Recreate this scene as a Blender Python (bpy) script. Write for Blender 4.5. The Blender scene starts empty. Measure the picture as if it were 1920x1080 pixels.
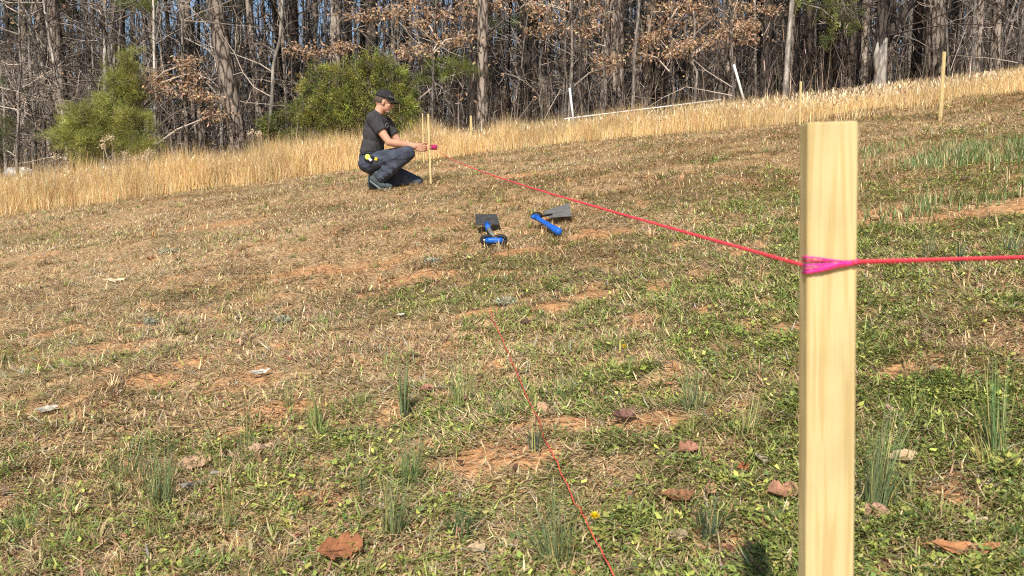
import bpy, math, random
import numpy as np
from mathutils import Vector, Matrix, Euler

R = math.radians
random.seed(7)
rng = np.random.default_rng(7)
SC = bpy.context.scene
COL = SC.collection

# ------------------------------------------------------------------ camera, sky, sun, exposure
F = 1500.0
PITCH = R(5.0)
CAM = np.array([0.0, 0.0, 0.78])
cam = bpy.data.cameras.new('camera')
cam.sensor_width = 36.0
cam.lens = 36.0 * F / 1920.0
cam.clip_start = 0.05
cam.clip_end = 2000
cam.dof.use_dof = True
cam.dof.focus_distance = 3.6
cam.dof.aperture_fstop = 11.0
camo = bpy.data.objects.new('camera', cam)
COL.objects.link(camo)
camo.location = CAM
camo.rotation_euler = (R(90) - PITCH, 0, 0)
SC.camera = camo

SUN_EL, SUN_AZ = 43.0, 13.0
world = bpy.data.worlds.new('World')
SC.world = world
world.use_nodes = True
wn = world.node_tree
wn.nodes.clear()
wo = wn.nodes.new('ShaderNodeOutputWorld')
bg = wn.nodes.new('ShaderNodeBackground')
sky = wn.nodes.new('ShaderNodeTexSky')
sky.sky_type = 'NISHITA'
sky.sun_disc = False
sky.sun_elevation = R(SUN_EL)
sky.sun_rotation = R(180 + SUN_AZ)
sky.air_density = 1.0
sky.dust_density = 0.6
wn.links.new(sky.outputs[0], bg.inputs[0])
bg.inputs[1].default_value = 0.10
wn.links.new(bg.outputs[0], wo.inputs[0])
sl = bpy.data.lights.new('sun', 'SUN')
sl.energy = 5.0
sl.angle = R(0.53)
sl.color = (1.0, 0.95, 0.87)
so = bpy.data.objects.new('sun', sl)
COL.objects.link(so)
so.location = (-6, -25, 25)
so.rotation_euler = (R(90 - SUN_EL), 0, R(-SUN_AZ))
SC.view_settings.view_transform = 'Standard'
SC.view_settings.look = 'None'
SC.view_settings.exposure = 0.30
SC.view_settings.gamma = 1.0

SC.cycles.filter_width = 1.1
SC.cycles.use_denoising = False

# ------------------------------------------------------------------ terrain and pixel helpers
def softplus(t, k=1.3):
    t = np.asarray(t, float)
    return k * np.logaddexp(0, t / k)

def H(x, y):
    x = np.asarray(x, float); y = np.asarray(y, float)
    xs = x / (1 + (np.abs(x) / 24.0) ** 4) ** 0.25
    over = softplus(y - 15.6)
    yy = np.maximum(y - over, -30)
    return 0.125 * xs + 0.14 * yy + 0.035 * over

def ray(px, py):
    u = (px - 960) / F; v = (540 - py) / F
    return np.array([u, math.cos(PITCH) + v * math.sin(PITCH), -math.sin(PITCH) + v * math.cos(PITCH)])

def P(px, py, Y):                       # a point of the place at distance Y
    d = ray(px, py)
    return CAM + d * (Y / d[1])

def G(px, py):                          # the point of the ground a sight line meets
    d = ray(px, py)
    lo = 0.2
    t = lo
    while t < 60:
        p = CAM + d * t
        if p[2] < H(p[0], p[1]):
            break
        lo = t
        t *= 1.04
    hi = t
    for _ in range(40):
        m = (lo + hi) / 2
        p = CAM + d * m
        if p[2] < H(p[0], p[1]): hi = m
        else: lo = m
    p = CAM + d * hi
    p[2] = float(H(p[0], p[1]))
    return p

def hsh(i, j, s):
    n = (i * 374761393 + j * 668265263 + s * 974634777) & 0x7fffffff
    n = (n ^ (n >> 13)) * 1274126177 & 0x7fffffff
    return ((n ^ (n >> 16)) & 0xffff) / 65535.0

def vnoise(x, y, s=0):
    x = np.asarray(x, float); y = np.asarray(y, float)
    xi = np.floor(x).astype(np.int64); yi = np.floor(y).astype(np.int64)
    fx = x - xi; fy = y - yi
    fx = fx * fx * (3 - 2 * fx); fy = fy * fy * (3 - 2 * fy)
    a = hsh(xi, yi, s); b = hsh(xi + 1, yi, s); c = hsh(xi, yi + 1, s); d = hsh(xi + 1, yi + 1, s)
    return (a * (1 - fx) + b * fx) * (1 - fy) + (c * (1 - fx) + d * fx) * fy

def fbm(x, y, sc, octv=4, s=0):
    r = 0; amp = 0.5; tot = 0
    for o in range(octv):
        r = r + amp * vnoise(x * sc, y * sc, s + o * 17); tot += amp
        sc *= 2.03; amp *= 0.55
    return r / tot

def sig(t): return 1 / (1 + np.exp(-np.clip(t, -30, 30)))
def sstep(a, b, t):
    t = np.clip((t - a) / (b - a), 0, 1)
    return t * t * (3 - 2 * t)

EDGE_X = [-40, -16, -9, -5.5, -2.7, 0, 1.6, 3.0, 4.2, 6, 8.3, 12, 40]
EDGE_Y = [13.5, 13.6, 13.9, 14.9, 15.3, 15.2, 14.3, 12.4, 11.3, 11.9, 13.0, 13.5, 13.5]
def edge(x): return np.interp(x, EDGE_X, EDGE_Y)

# bare clay patches: pixel place, radii in metres
CLAY = [(45, 487, .30, .35), (270, 716, .15, .10), (1190, 797, .21, .065), (1080, 798, .15, .06), (960, 856, .20, .085),
        (925, 580, .16, .08), (1100, 556, .20, .10), (1040, 575, .15, .07), (560, 938, .07, .02), (600, 865, .08, .03),
        (880, 312, .9, .22), (985, 328, .5, .16), (760, 325, .5, .12), (250, 1012, .08, .02), (100, 882, .10, .02), (560, 760, .10, .05), (1210, 712, .12, .04),
        (640, 500, .4, .16), (240, 655, .26, .10), (150, 660, .2, .07), (1120, 440, .25, .2), (985, 470, .25, .16), (780, 520, .3, .12),
        (330, 600, .3, .1), (1190, 240, .6, .2), (30, 780, .18, .06), (1180, 735, .12, .03), (1690, 700, .12, .05), (1850, 390, .5, .2), (1640, 400, .4, .15), (1650, 1070, .05, .02), (420, 420, .6, .3)]
CLAYW = [(G(a, b), rx, ry) for a, b, rx, ry in CLAY]

def clay(x, y):
    n = fbm(x, y, 9, 3, 5) - .5
    m = np.zeros_like(x)
    for p, rx, ry in CLAYW:
        d = ((x - p[0]) / rx) ** 2 + ((y - p[1]) / ry) ** 2
        m = np.maximum(m, 1.15 - d)
    return np.clip(sstep(-.1, .75, m + n * 2.0), 0, 1)

def soil(x, y):
    f = fbm(x * .75, y, 1.5, 4, 31) + .55 * (fbm(x, y, 9, 3, 3) - .5)
    left = .06 * sig((y - 2.4 - 1.1 * x) / .4)
    return sstep(.50, .66, f + left) * (1 - .6 * np.exp(-(((x - 2) / 1.5) ** 2 + ((y - 3.5) / 2) ** 2)))

def green(x, y):
    yb = np.clip(3.3 + 1.3 * x, 2.35, 5.8)
    g = sig((yb - y) / .7) * .74
    g = g + .22 * np.exp(-(((x - 3.7) / 1.0) ** 2 + ((y - 6.3) / 1.5) ** 2) * 1.2)
    g = g + 1.35 * (fbm(x, y, 2.3, 4, 77) - .5) + .10
    g = g + .6 * (fbm(x, y, 9, 2, 78) - .5)
    return np.clip(g, 0, 1) * (1 - clay(x, y)) * (1 - .5 * soil(x, y))

def relief(x, y):
    near = np.exp(-np.maximum(y - 3, 0) / 8.0)
    return (fbm(x, y, 1.3, 3, 11) - .5) * .07 + (fbm(x, y, 14, 3, 12) - .5) * .034 * near + (fbm(x, y, 4.5, 2, 13) - .5) * .035 * near

def HG(x, y):
    return H(x, y) + relief(np.asarray(x, float), np.asarray(y, float))

# ------------------------------------------------------------------ mesh helpers
def tag(o, label=None, cat=None, group=None, kind=None):
    if label: o['label'] = label
    if cat: o['category'] = cat
    if group: o['group'] = group
    if kind: o['kind'] = kind
    return o

class MB:
    def __init__(s):
        s.v = []; s.q = []; s.t = []; s.c = []; s.n = 0
    def add(s, v, q=None, t=None, col=(1, 1, 1)):
        v = np.asarray(v, float).reshape(-1, 3)
        s.v.append(v)
        if q is not None and len(q): s.q.append(np.asarray(q, np.int64).reshape(-1, 4) + s.n)
        if t is not None and len(t): s.t.append(np.asarray(t, np.int64).reshape(-1, 3) + s.n)
        c = np.asarray(col, float)
        if c.ndim == 1: c = np.tile(c, (len(v), 1))
        s.c.append(c)
        s.n += len(v)
    def mesh(s, name, mat, smooth=True, off=None):
        V = np.concatenate(s.v); C = np.concatenate(s.c)
        if off is not None: V = V - np.asarray(off)
        Q = np.concatenate(s.q) if s.q else np.zeros((0, 4), np.int64)
        T = np.concatenate(s.t) if s.t else np.zeros((0, 3), np.int64)
        me = bpy.data.meshes.new(name)
        me.vertices.add(len(V)); me.vertices.foreach_set('co', V.astype(np.float32).ravel())
        loops = np.concatenate([Q.ravel(), T.ravel()])
        me.loops.add(len(loops)); me.loops.foreach_set('vertex_index', loops.astype(np.int32))
        me.polygons.add(len(Q) + len(T))
        st = np.concatenate([np.arange(len(Q)) * 4, len(Q) * 4 + np.arange(len(T)) * 3])
        me.polygons.foreach_set('loop_start', st.astype(np.int32))
        me.update(calc_edges=True)
        me.polygons.foreach_set('use_smooth', np.full(len(Q) + len(T), smooth))
        a = me.color_attributes.new('Col', 'FLOAT_COLOR', 'POINT')
        a.data.foreach_set('color', np.concatenate([C, np.ones((len(C), 1))], 1).astype(np.float32).ravel())
        if isinstance(mat, (list, tuple)):
            for m in mat: me.materials.append(m)
        else: me.materials.append(mat)
        return me
    def build(s, name, mat, parent=None, loc=None, smooth=True, local=False):
        """vertices are in world space unless local; loc becomes the origin"""
        me = s.mesh(name, mat, smooth, None if (loc is None or local) else loc)
        o = bpy.data.objects.new(name, me)
        COL.objects.link(o)
        if parent is not None: o.parent = parent
        if loc is not None: o.location = loc
        return o

def empty(name, loc, rz=0):
    o = bpy.data.objects.new(name, None)
    COL.objects.link(o)
    o.empty_display_size = .1
    o.location = loc; o.rotation_euler = (0, 0, rz)
    return o

def child(mb, name, mat, root, smooth=True):
    """mb in the root's own space"""
    return mb.build(name, mat, parent=root, smooth=smooth)

def tube(mb, pts, rad, n=6, col=(1, 1, 1), cap=True, wob=0):
    pts = np.asarray(pts, float); m = len(pts)
    rad = np.broadcast_to(np.asarray(rad, float), (m,))
    tan = np.gradient(pts, axis=0)
    tan /= np.linalg.norm(tan, axis=1)[:, None] + 1e-12
    ref = np.array([0, 0, 1.0]) if abs(tan[0, 2]) < .8 else np.array([1.0, 0, 0])
    a = np.cross(tan, ref); a /= np.linalg.norm(a, axis=1)[:, None] + 1e-12
    b = np.cross(tan, a)
    th = np.arange(n) / n * 2 * np.pi
    rr = rad[:, None] * np.ones((1, n))
    if wob: rr = rr * (1 + rng.uniform(-wob, wob, (m, n)))
    V = pts[:, None, :] + rr[..., None] * (np.cos(th)[None, :, None] * a[:, None, :] + np.sin(th)[None, :, None] * b[:, None, :])
    V = V.reshape(-1, 3)
    i = np.arange(m - 1)[:, None] * n; j = np.arange(n)[None, :]; j2 = (j + 1) % n
    Q = np.stack([i + j, i + j2, i + n + j2, i + n + j], -1).reshape(-1, 4)
    T = []
    if cap:
        V = np.concatenate([V, pts[:1], pts[-1:]])
        k = m * n
        for jj in range(n):
            T.append((k, (jj + 1) % n, jj)); T.append((k + 1, (m - 1) * n + jj, (m - 1) * n + (jj + 1) % n))
    mb.add(V, Q, T, col)

def boxm(mb, c, s, col=(1, 1, 1), rot=None, bev=0):
    x, y, z = np.asarray(s, float) / 2
    if bev:
        ring = [(-x + bev, -y), (x - bev, -y), (x, -y + bev), (x, y - bev), (x - bev, y), (-x + bev, y), (-x, y - bev), (-x, -y + bev)]
    else:
        ring = [(-x, -y), (x, -y), (x, y), (-x, y)]
    n = len(ring)
    lv = [(-z, .94 if bev else 1), (-z + bev, 1), (z - bev, 1), (z, .94 if bev else 1)] if bev else [(-z, 1), (z, 1)]
    V = []
    for zz, k in lv:
        for a, b in ring: V.append(((a - math.copysign(bev * (1 - k) / .06, a)) if bev and k < 1 else a, (b - math.copysign(bev * (1 - k) / .06, b)) if bev and k < 1 else b, zz))
    Q = []
    for l in range(len(lv) - 1):
        for j in range(n):
            Q.append((l * n + j, l * n + (j + 1) % n, (l + 1) * n + (j + 1) % n, (l + 1) * n + j))
    T = []
    V.append((0, 0, lv[0][0])); V.append((0, 0, lv[-1][0]))
    k = len(lv) * n
    for j in range(n):
        T.append((k, (j + 1) % n, j)); T.append((k + 1, (len(lv) - 1) * n + j, (len(lv) - 1) * n + (j + 1) % n))
    V = np.array(V)
    if rot is not None: V = V @ np.array(rot).T
    mb.add(V + np.asarray(c), Q, T, col)

def ell(mb, c, r, rot=None, nu=20, nv=14, col=(1, 1, 1), fn=None):
    u = np.arange(nu) / nu * 2 * np.pi
    v = np.linspace(0, np.pi, nv + 1)[1:-1]
    V = np.stack([np.cos(u)[None] * np.sin(v)[:, None], np.sin(u)[None] * np.sin(v)[:, None], np.cos(v)[:, None] * np.ones((1, nu))], -1).reshape(-1, 3)
    V = np.concatenate([V, [[0, 0, 1], [0, 0, -1]]])
    if fn is not None: V = fn(V)
    V = V * np.asarray(r)
    if rot is not None: V = V @ np.array(rot).T
    m = nv - 1
    i = np.arange(m - 1)[:, None] * nu; j = np.arange(nu)[None, :]; j2 = (j + 1) % nu
    Q = np.stack([i + j, i + nu + j, i + nu + j2, i + j2], -1).reshape(-1, 4)
    T = []
    k = m * nu
    for jj in range(nu):
        T.append((k, jj, (jj + 1) % nu)); T.append((k + 1, (m - 1) * nu + (jj + 1) % nu, (m - 1) * nu + jj))
    mb.add(V + np.asarray(c), Q, T, col)

def capsule(mb, p0, p1, r0, r1, n=14, col=(1, 1, 1), flat=None):
    p0 = np.asarray(p0, float); p1 = np.asarray(p1, float)
    d = p1 - p0; L = np.linalg.norm(d); d = d / L
    k = 5
    pts = []; rad = []
    for i in range(1, k + 1):
        a = math.pi / 2 * i / k
        pts.append(p0 - d * r0 * math.cos(a)); rad.append(r0 * math.sin(a))
    for i in range(k, 0, -1):
        a = math.pi / 2 * i / k
        pts.append(p1 + d * r1 * math.cos(a)); rad.append(r1 * math.sin(a))
    tube(mb, pts, rad, n, col)

def blades(mb, base, az, L, W, l0, l1, col, twist=None):
    """grass blades of a quad and a tip triangle"""
    N = len(base)
    def dr(l): return np.stack([np.sin(l) * np.cos(az), np.sin(l) * np.sin(az), np.cos(l)], 1)
    tw = az + np.pi / 2 if twist is None else az + twist
    sd = np.stack([np.cos(tw), np.sin(tw), np.zeros(N)], 1) * (W / 2)[:, None]
    p1 = base + dr(l0) * (L * .5)[:, None]
    p2 = p1 + dr(l1) * (L * .5)[:, None]
    V = np.stack([base - sd * .8, base + sd * .8, p1 + sd, p1 - sd, p2], 1).reshape(-1, 3)
    i = np.arange(N)[:, None] * 5
    Q = i + np.array([[0, 1, 2, 3]]); T = i + np.array([[3, 2, 4]])
    mb.add(V, Q, T, np.repeat(col, 5, 0))

def leafquads(mb, base, d, side, L, W, col):
    """kite-shaped leaf with a slight fold: 4 verts, 2 tris"""
    N = len(base)
    nrm = np.cross(d, side)
    V = np.stack([base, base + d * (L * .55)[:, None] + side * (W * .5)[:, None] + nrm * (W * .15)[:, None], base + d * L[:, None],
                  base + d * (L * .45)[:, None] - side * (W * .5)[:, None] + nrm * (W * .15)[:, None]], 1).reshape(-1, 3)
    i = np.arange(N)[:, None] * 4
    T = np.concatenate([i + np.array([[0, 1, 2]]), i + np.array([[0, 2, 3]])])
    mb.add(V, None, T, np.repeat(col, 4, 0))

def rdir(N, up=0.0):
    v = rng.normal(size=(N, 3)); v[:, 2] += up
    return v / np.linalg.norm(v, axis=1)[:, None]

def perp(d):
    r = rdir(len(d))
    s = np.cross(d, r)
    return s / (np.linalg.norm(s, axis=1)[:, None] + 1e-9)

def vary(c, N, a=.25, hue=.06):
    c = np.asarray(c, float)
    k = np.exp(rng.normal(0, a, N))[:, None]
    return np.clip(c[None] * k * (1 + rng.normal(0, hue, (N, 3))), .005, .95)

# ------------------------------------------------------------------ materials
def mat(name, base=(.5, .5, .5), rough=.8, vcol=False, noise=None, bump=None, trans=0, metal=0, spec=.3, build=None):
    m = bpy.data.materials.new(name)
    m.use_nodes = True
    nt = m.node_tree; nt.nodes.clear(); N = nt.nodes; Lk = nt.links
    out = N.new('ShaderNodeOutputMaterial')
    b = N.new('ShaderNodeBsdfPrincipled')
    b.inputs['Roughness'].default_value = rough
    b.inputs['Metallic'].default_value = metal
    b.inputs['Specular IOR Level'].default_value = spec
    b.inputs['Base Color'].default_value = (*base, 1)
    Lk.new(b.outputs[0], out.inputs[0])
    tc = N.new('ShaderNodeTexCoord')
    cur = None
    if vcol:
        a = N.new('ShaderNodeAttribute'); a.attribute_name = 'Col'
        cur = a.outputs['Color']
    if noise:                                   # (scale, detail, stretch xyz, dark factor, light factor)
        sc, det, st, lo, hi = noise
        mp = N.new('ShaderNodeMapping'); mp.inputs['Scale'].default_value = st
        Lk.new(tc.outputs['Object'], mp.inputs[0])
        nz = N.new('ShaderNodeTexNoise'); nz.inputs['Scale'].default_value = sc; nz.inputs['Detail'].default_value = det
        Lk.new(mp.outputs[0], nz.inputs['Vector'])
        mr = N.new('ShaderNodeMapRange'); mr.inputs[1].default_value = .3; mr.inputs[2].default_value = .7
        mr.inputs[3].default_value = lo; mr.inputs[4].default_value = hi
        Lk.new(nz.outputs[0], mr.inputs[0])
        mx = N.new('ShaderNodeVectorMath'); mx.operation = 'SCALE'
        if cur is None:
            mx.inputs[0].default_value = base
        else: Lk.new(cur, mx.inputs[0])
        Lk.new(mr.outputs[0], mx.inputs['Scale'])
        cur = mx.outputs[0]
    if build: cur = build(nt, tc, cur, b)
    if cur is not None: Lk.new(cur, b.inputs['Base Color'])
    if bump:                                    # (scale, detail, distance, stretch)
        sc, det, dist, st = bump
        mp = N.new('ShaderNodeMapping'); mp.inputs['Scale'].default_value = st
        Lk.new(tc.outputs['Object'], mp.inputs[0])
        nz = N.new('ShaderNodeTexNoise'); nz.inputs['Scale'].default_value = sc; nz.inputs['Detail'].default_value = det
        Lk.new(mp.outputs[0], nz.inputs['Vector'])
        bp = N.new('ShaderNodeBump'); bp.inputs['Distance'].default_value = dist; bp.inputs['Strength'].default_value = 1
        Lk.new(nz.outputs[0], bp.inputs['Height']); Lk.new(bp.outputs[0], b.inputs['Normal'])
    if trans:
        t = N.new('ShaderNodeBsdfTranslucent')
        if cur is not None: Lk.new(cur, t.inputs[0])
        else: t.inputs[0].default_value = (*base, 1)
        ms = N.new('ShaderNodeMixShader'); ms.inputs[0].default_value = trans
        Lk.new(b.outputs[0], ms.inputs[1]); Lk.new(t.outputs[0], ms.inputs[2]); Lk.new(ms.outputs[0], out.inputs[0])
    return m

def bark_nodes(dark, light, sc, st):
    def f(nt, tc, cur, b):
        N = nt.nodes; Lk = nt.links
        mp = N.new('ShaderNodeMapping'); mp.inputs['Scale'].default_value = st
        Lk.new(tc.outputs['Object'], mp.inputs[0])
        vo = N.new('ShaderNodeTexVoronoi'); vo.inputs['Scale'].default_value = sc; vo.feature = 'DISTANCE_TO_EDGE'
        nz0 = N.new('ShaderNodeTexNoise'); nz0.inputs['Scale'].default_value = sc * 1.5; nz0.inputs['Detail'].default_value = 3
        Lk.new(mp.outputs[0], nz0.inputs['Vector'])
        mixv = N.new('ShaderNodeVectorMath'); mixv.operation = 'MULTIPLY_ADD'; mixv.inputs[1].default_value = (.12, .12, .12)
        Lk.new(nz0.outputs[1], mixv.inputs[0]); Lk.new(mp.outputs[0], mixv.inputs[2]); Lk.new(mixv.outputs[0], vo.inputs['Vector'])
        cr = N.new('ShaderNodeValToRGB')
        cr.color_ramp.elements[0].position = 0.02; cr.color_ramp.elements[0].color = (*dark, 1)
        cr.color_ramp.elements[1].position = 0.22; cr.color_ramp.elements[1].color = (*light, 1)
        Lk.new(vo.outputs['Distance'], cr.inputs[0])
        nz = N.new('ShaderNodeTexNoise'); nz.inputs['Scale'].default_value = 2.5; nz.inputs['Detail'].default_value = 5
        Lk.new(tc.outputs['Object'], nz.inputs['Vector'])
        oi = N.new('ShaderNodeObjectInfo')
        ad = N.new('ShaderNodeMath'); ad.operation = 'ADD'
        Lk.new(nz.outputs[0], ad.inputs[0]); Lk.new(oi.outputs['Random'], ad.inputs[1])
        mr = N.new('ShaderNodeMapRange'); mr.inputs[1].default_value = .3; mr.inputs[2].default_value = 1.6; mr.inputs[3].default_value = .55; mr.inputs[4].default_value = 1.45
        Lk.new(ad.outputs[0], mr.inputs[0])
        sc_ = N.new('ShaderNodeVectorMath'); sc_.operation = 'SCALE'
        Lk.new(cr.outputs[0], sc_.inputs[0]); Lk.new(mr.outputs[0], sc_.inputs['Scale'])
        bp = N.new('ShaderNodeBump'); bp.inputs['Distance'].default_value = .02
        Lk.new(vo.outputs['Distance'], bp.inputs['Height']); Lk.new(bp.outputs[0], b.inputs['Normal'])
        return sc_.outputs[0]
    return f

def random_tint(lo, hi):
    def f(nt, tc, cur, b):
        N = nt.nodes; Lk = nt.links
        oi = N.new('ShaderNodeObjectInfo')
        mr = N.new('ShaderNodeMapRange'); mr.inputs[3].default_value = lo; mr.inputs[4].default_value = hi
        Lk.new(oi.outputs['Random'], mr.inputs[0])
        s = N.new('ShaderNodeVectorMath'); s.operation = 'SCALE'
        Lk.new(cur, s.inputs[0]); Lk.new(mr.outputs[0], s.inputs['Scale'])
        return s.outputs[0]
    return f

M = {}
M['ground'] = mat('ground', vcol=True, rough=.95, spec=.1, noise=(38, 6, (1, 1, 1), .55, 1.35), bump=(60, 6, .02, (1, 1, 1)))
M['thatch'] = mat('thatch', vcol=True, rough=.75, spec=.25, trans=.15)
M['weed'] = mat('weed', vcol=True, rough=.6, spec=.18, trans=.22)
M['tall'] = mat('tall', vcol=True, rough=.65, spec=.3, trans=.3)
M['pine_bark'] = mat('pine_bark', rough=.9, spec=.15, build=bark_nodes((.035, .027, .021), (.29, .235, .19), 9, (1, 1, .28)))
M['grey_bark'] = mat('grey_bark', rough=.9, spec=.15, build=bark_nodes((.09, .075, .062), (.27, .235, .20), 14, (1, 1, .18)))
M['dark_bark'] = mat('dark_bark', rough=.9, spec=.15, build=bark_nodes((.012, .010, .009), (.075, .058, .048), 9, (1, 1, .25)))
M['pale_bark'] = mat('pale_bark', rough=.85, spec=.2, build=bark_nodes((.22, .19, .16), (.46, .41, .35), 7, (1, 1, .3)))
M['twig'] = mat('twig', vcol=True, rough=.85, spec=.15, build=random_tint(.6, 1.35))
M['needle'] = mat('needle', vcol=True, rough=.55, spec=.35, trans=.2, build=random_tint(.8, 1.2))
M['oak_leaf'] = mat('oak_leaf', vcol=True, rough=.7, spec=.2, trans=.3)
M['leaf_litter'] = mat('leaf_litter', vcol=True, rough=.9, spec=.08, noise=(60, 4, (1, 1, 1), .75, 1.2), bump=(50, 3, .002, (1, 1, 1)))
M['pvc'] = mat('pvc', (.72, .70, .66), .5, noise=(6, 3, (1, 1, 1), .9, 1.03))
M['stone'] = mat('stone', (.62, .60, .56), .8, noise=(5, 5, (1, 1, 1), .7, 1.15), bump=(12, 5, .02, (1, 1, 1)))

def wood_nodes(nt, tc, cur, b):
    N = nt.nodes; Lk = nt.links
    mp = N.new('ShaderNodeMapping'); mp.inputs['Scale'].default_value = (62, 30, 2.2)
    mp.inputs['Rotation'].default_value = (0, R(3), 0)
    Lk.new(tc.outputs['Object'], mp.inputs[0])
    nz = N.new('ShaderNodeTexNoise'); nz.inputs['Scale'].default_value = 1.6; nz.inputs['Detail'].default_value = 2; nz.inputs['Distortion'].default_value = .5
    Lk.new(mp.outputs[0], nz.inputs['Vector'])
    wv = N.new('ShaderNodeMath'); wv.operation = 'MULTIPLY'; wv.inputs[1].default_value = 22
    Lk.new(nz.outputs[0], wv.inputs[0])
    sn = N.new('ShaderNodeMath'); sn.operation = 'SINE'
    Lk.new(wv.outputs[0], sn.inputs[0])
    mr = N.new('ShaderNodeMapRange'); mr.inputs[1].default_value = -1; mr.inputs[2].default_value = 1
    Lk.new(sn.outputs[0], mr.inputs[0])
    fz = N.new('ShaderNodeTexNoise'); fz.inputs['Scale'].default_value = 9; fz.inputs['Detail'].default_value = 5
    Lk.new(mp.outputs[0], fz.inputs['Vector'])
    mm = N.new('ShaderNodeMath'); mm.operation = 'MULTIPLY_ADD'; mm.inputs[1].default_value = .35
    Lk.new(fz.outputs[0], mm.inputs[0]); Lk.new(mr.outputs[0], mm.inputs[2])
    cr = N.new('ShaderNodeValToRGB')
    e = cr.color_ramp.elements
    e[0].position = 0.1; e[0].color = (.62, .495, .25, 1)
    e[1].position = 1.15 if False else 1.0; e[1].color = (.54, .40, .175, 1)
    m2 = e.new(.55); m2.color = (.59, .455, .215, 1)
    Lk.new(mm.outputs[0], cr.inputs[0])
    bp = N.new('ShaderNodeBump'); bp.inputs['Distance'].default_value = .0007
    Lk.new(fz.outputs[0], bp.inputs['Height']); Lk.new(bp.outputs[0], b.inputs['Normal'])
    dz = N.new('ShaderNodeTexNoise'); dz.inputs['Scale'].default_value = 14; dz.inputs['Detail'].default_value = 6
    Lk.new(tc.outputs['Object'], dz.inputs['Vector'])
    dr = N.new('ShaderNodeMapRange'); dr.inputs[1].default_value = .35; dr.inputs[2].default_value = .62; dr.inputs[3].default_value = .86; dr.inputs[4].default_value = 1.03
    Lk.new(dz.outputs[0], dr.inputs[0])
    dm = N.new('ShaderNodeVectorMath'); dm.operation = 'SCALE'
    Lk.new(cr.outputs[0], dm.inputs[0]); Lk.new(dr.outputs[0], dm.inputs['Scale'])
    return dm.outputs[0]
M['stake'] = mat('stake', rough=.7, spec=.25, build=wood_nodes)
M['twine'] = mat('twine', (.74, .055, .085), .75, noise=(500, 2, (1, 1, 1), .75, 1.15))
M['twine_wrap'] = mat('twine_wrap', vcol=True, rough=.8, noise=(700, 2, (1, 1, 1), .7, 1.15))
M['twine_dull'] = mat('twine_dull', (.66, .10, .06), .8, noise=(90, 3, (1, 1, 1), .6, 1.2))
M['twine_pink'] = mat('twine_pink', (.78, .05, .33), .7, noise=(500, 2, (1, 1, 1), .8, 1.15))
M['reel'] = mat('reel', (.50, .035, .16), .8, noise=(60, 3, (1, 1, 1), .5, 1.3))
M['steel'] = mat('steel', (.20, .195, .18), .5, metal=.25, noise=(25, 5, (1, 1, 1), .75, 1.2))
M['dark_steel'] = mat('dark_steel', (.07, .068, .065), .5, metal=.2, noise=(30, 5, (1, 1, 1), .7, 1.4))
M['blue_grip'] = mat('blue_grip', (.015, .12, .50), .45, noise=(40, 4, (1, 1, 1), .85, 1.15))
M['black_rubber'] = mat('black_rubber', (.015, .015, .017), .55, noise=(40, 3, (1, 1, 1), .8, 1.3))
M['skin'] = mat('skin', (.58, .31, .20), .55, noise=(14, 4, (1, 1, 1), .85, 1.12))
M['shirt'] = mat('shirt', (.048, .046, .048), .9, noise=(9, 4, (1, 1, 1), .8, 1.25), bump=(16, 3, .03, (1, 1, .5)))
M['jeans'] = mat('jeans', (.048, .056, .078), .9, noise=(12, 5, (1, 1, 1), .65, 1.4), bump=(12, 3, .04, (1, 1, 1)))
M['cap'] = mat('cap', (.022, .022, .023), .85, noise=(30, 3, (1, 1, 1), .8, 1.3))
M['shoe'] = mat('shoe', (.055, .070, .075), .75, noise=(30, 4, (1, 1, 1), .6, 1.4))
M['sole'] = mat('sole', (.22, .30, .30), .7, noise=(30, 3, (1, 1, 1), .85, 1.1))
M['grey_print'] = mat('grey_print', (.25, .25, .25), .8, noise=(30, 2, (1, 1, 1), .9, 1.1))
M['tape_yellow'] = mat('tape_yellow', (.60, .70, .10), .45, noise=(30, 2, (1, 1, 1), .9, 1.1))
M['yellow'] = mat('yellow', (.72, .50, .02), .55, noise=(30, 2, (1, 1, 1), .85, 1.1))
M['white_plastic'] = mat('white_plastic', (.7, .7, .66), .5, noise=(30, 2, (1, 1, 1), .9, 1.05))
M['hair'] = mat('hair', (.10, .07, .05), .8, noise=(90, 3, (1, 1, 1), .6, 1.3))

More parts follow.
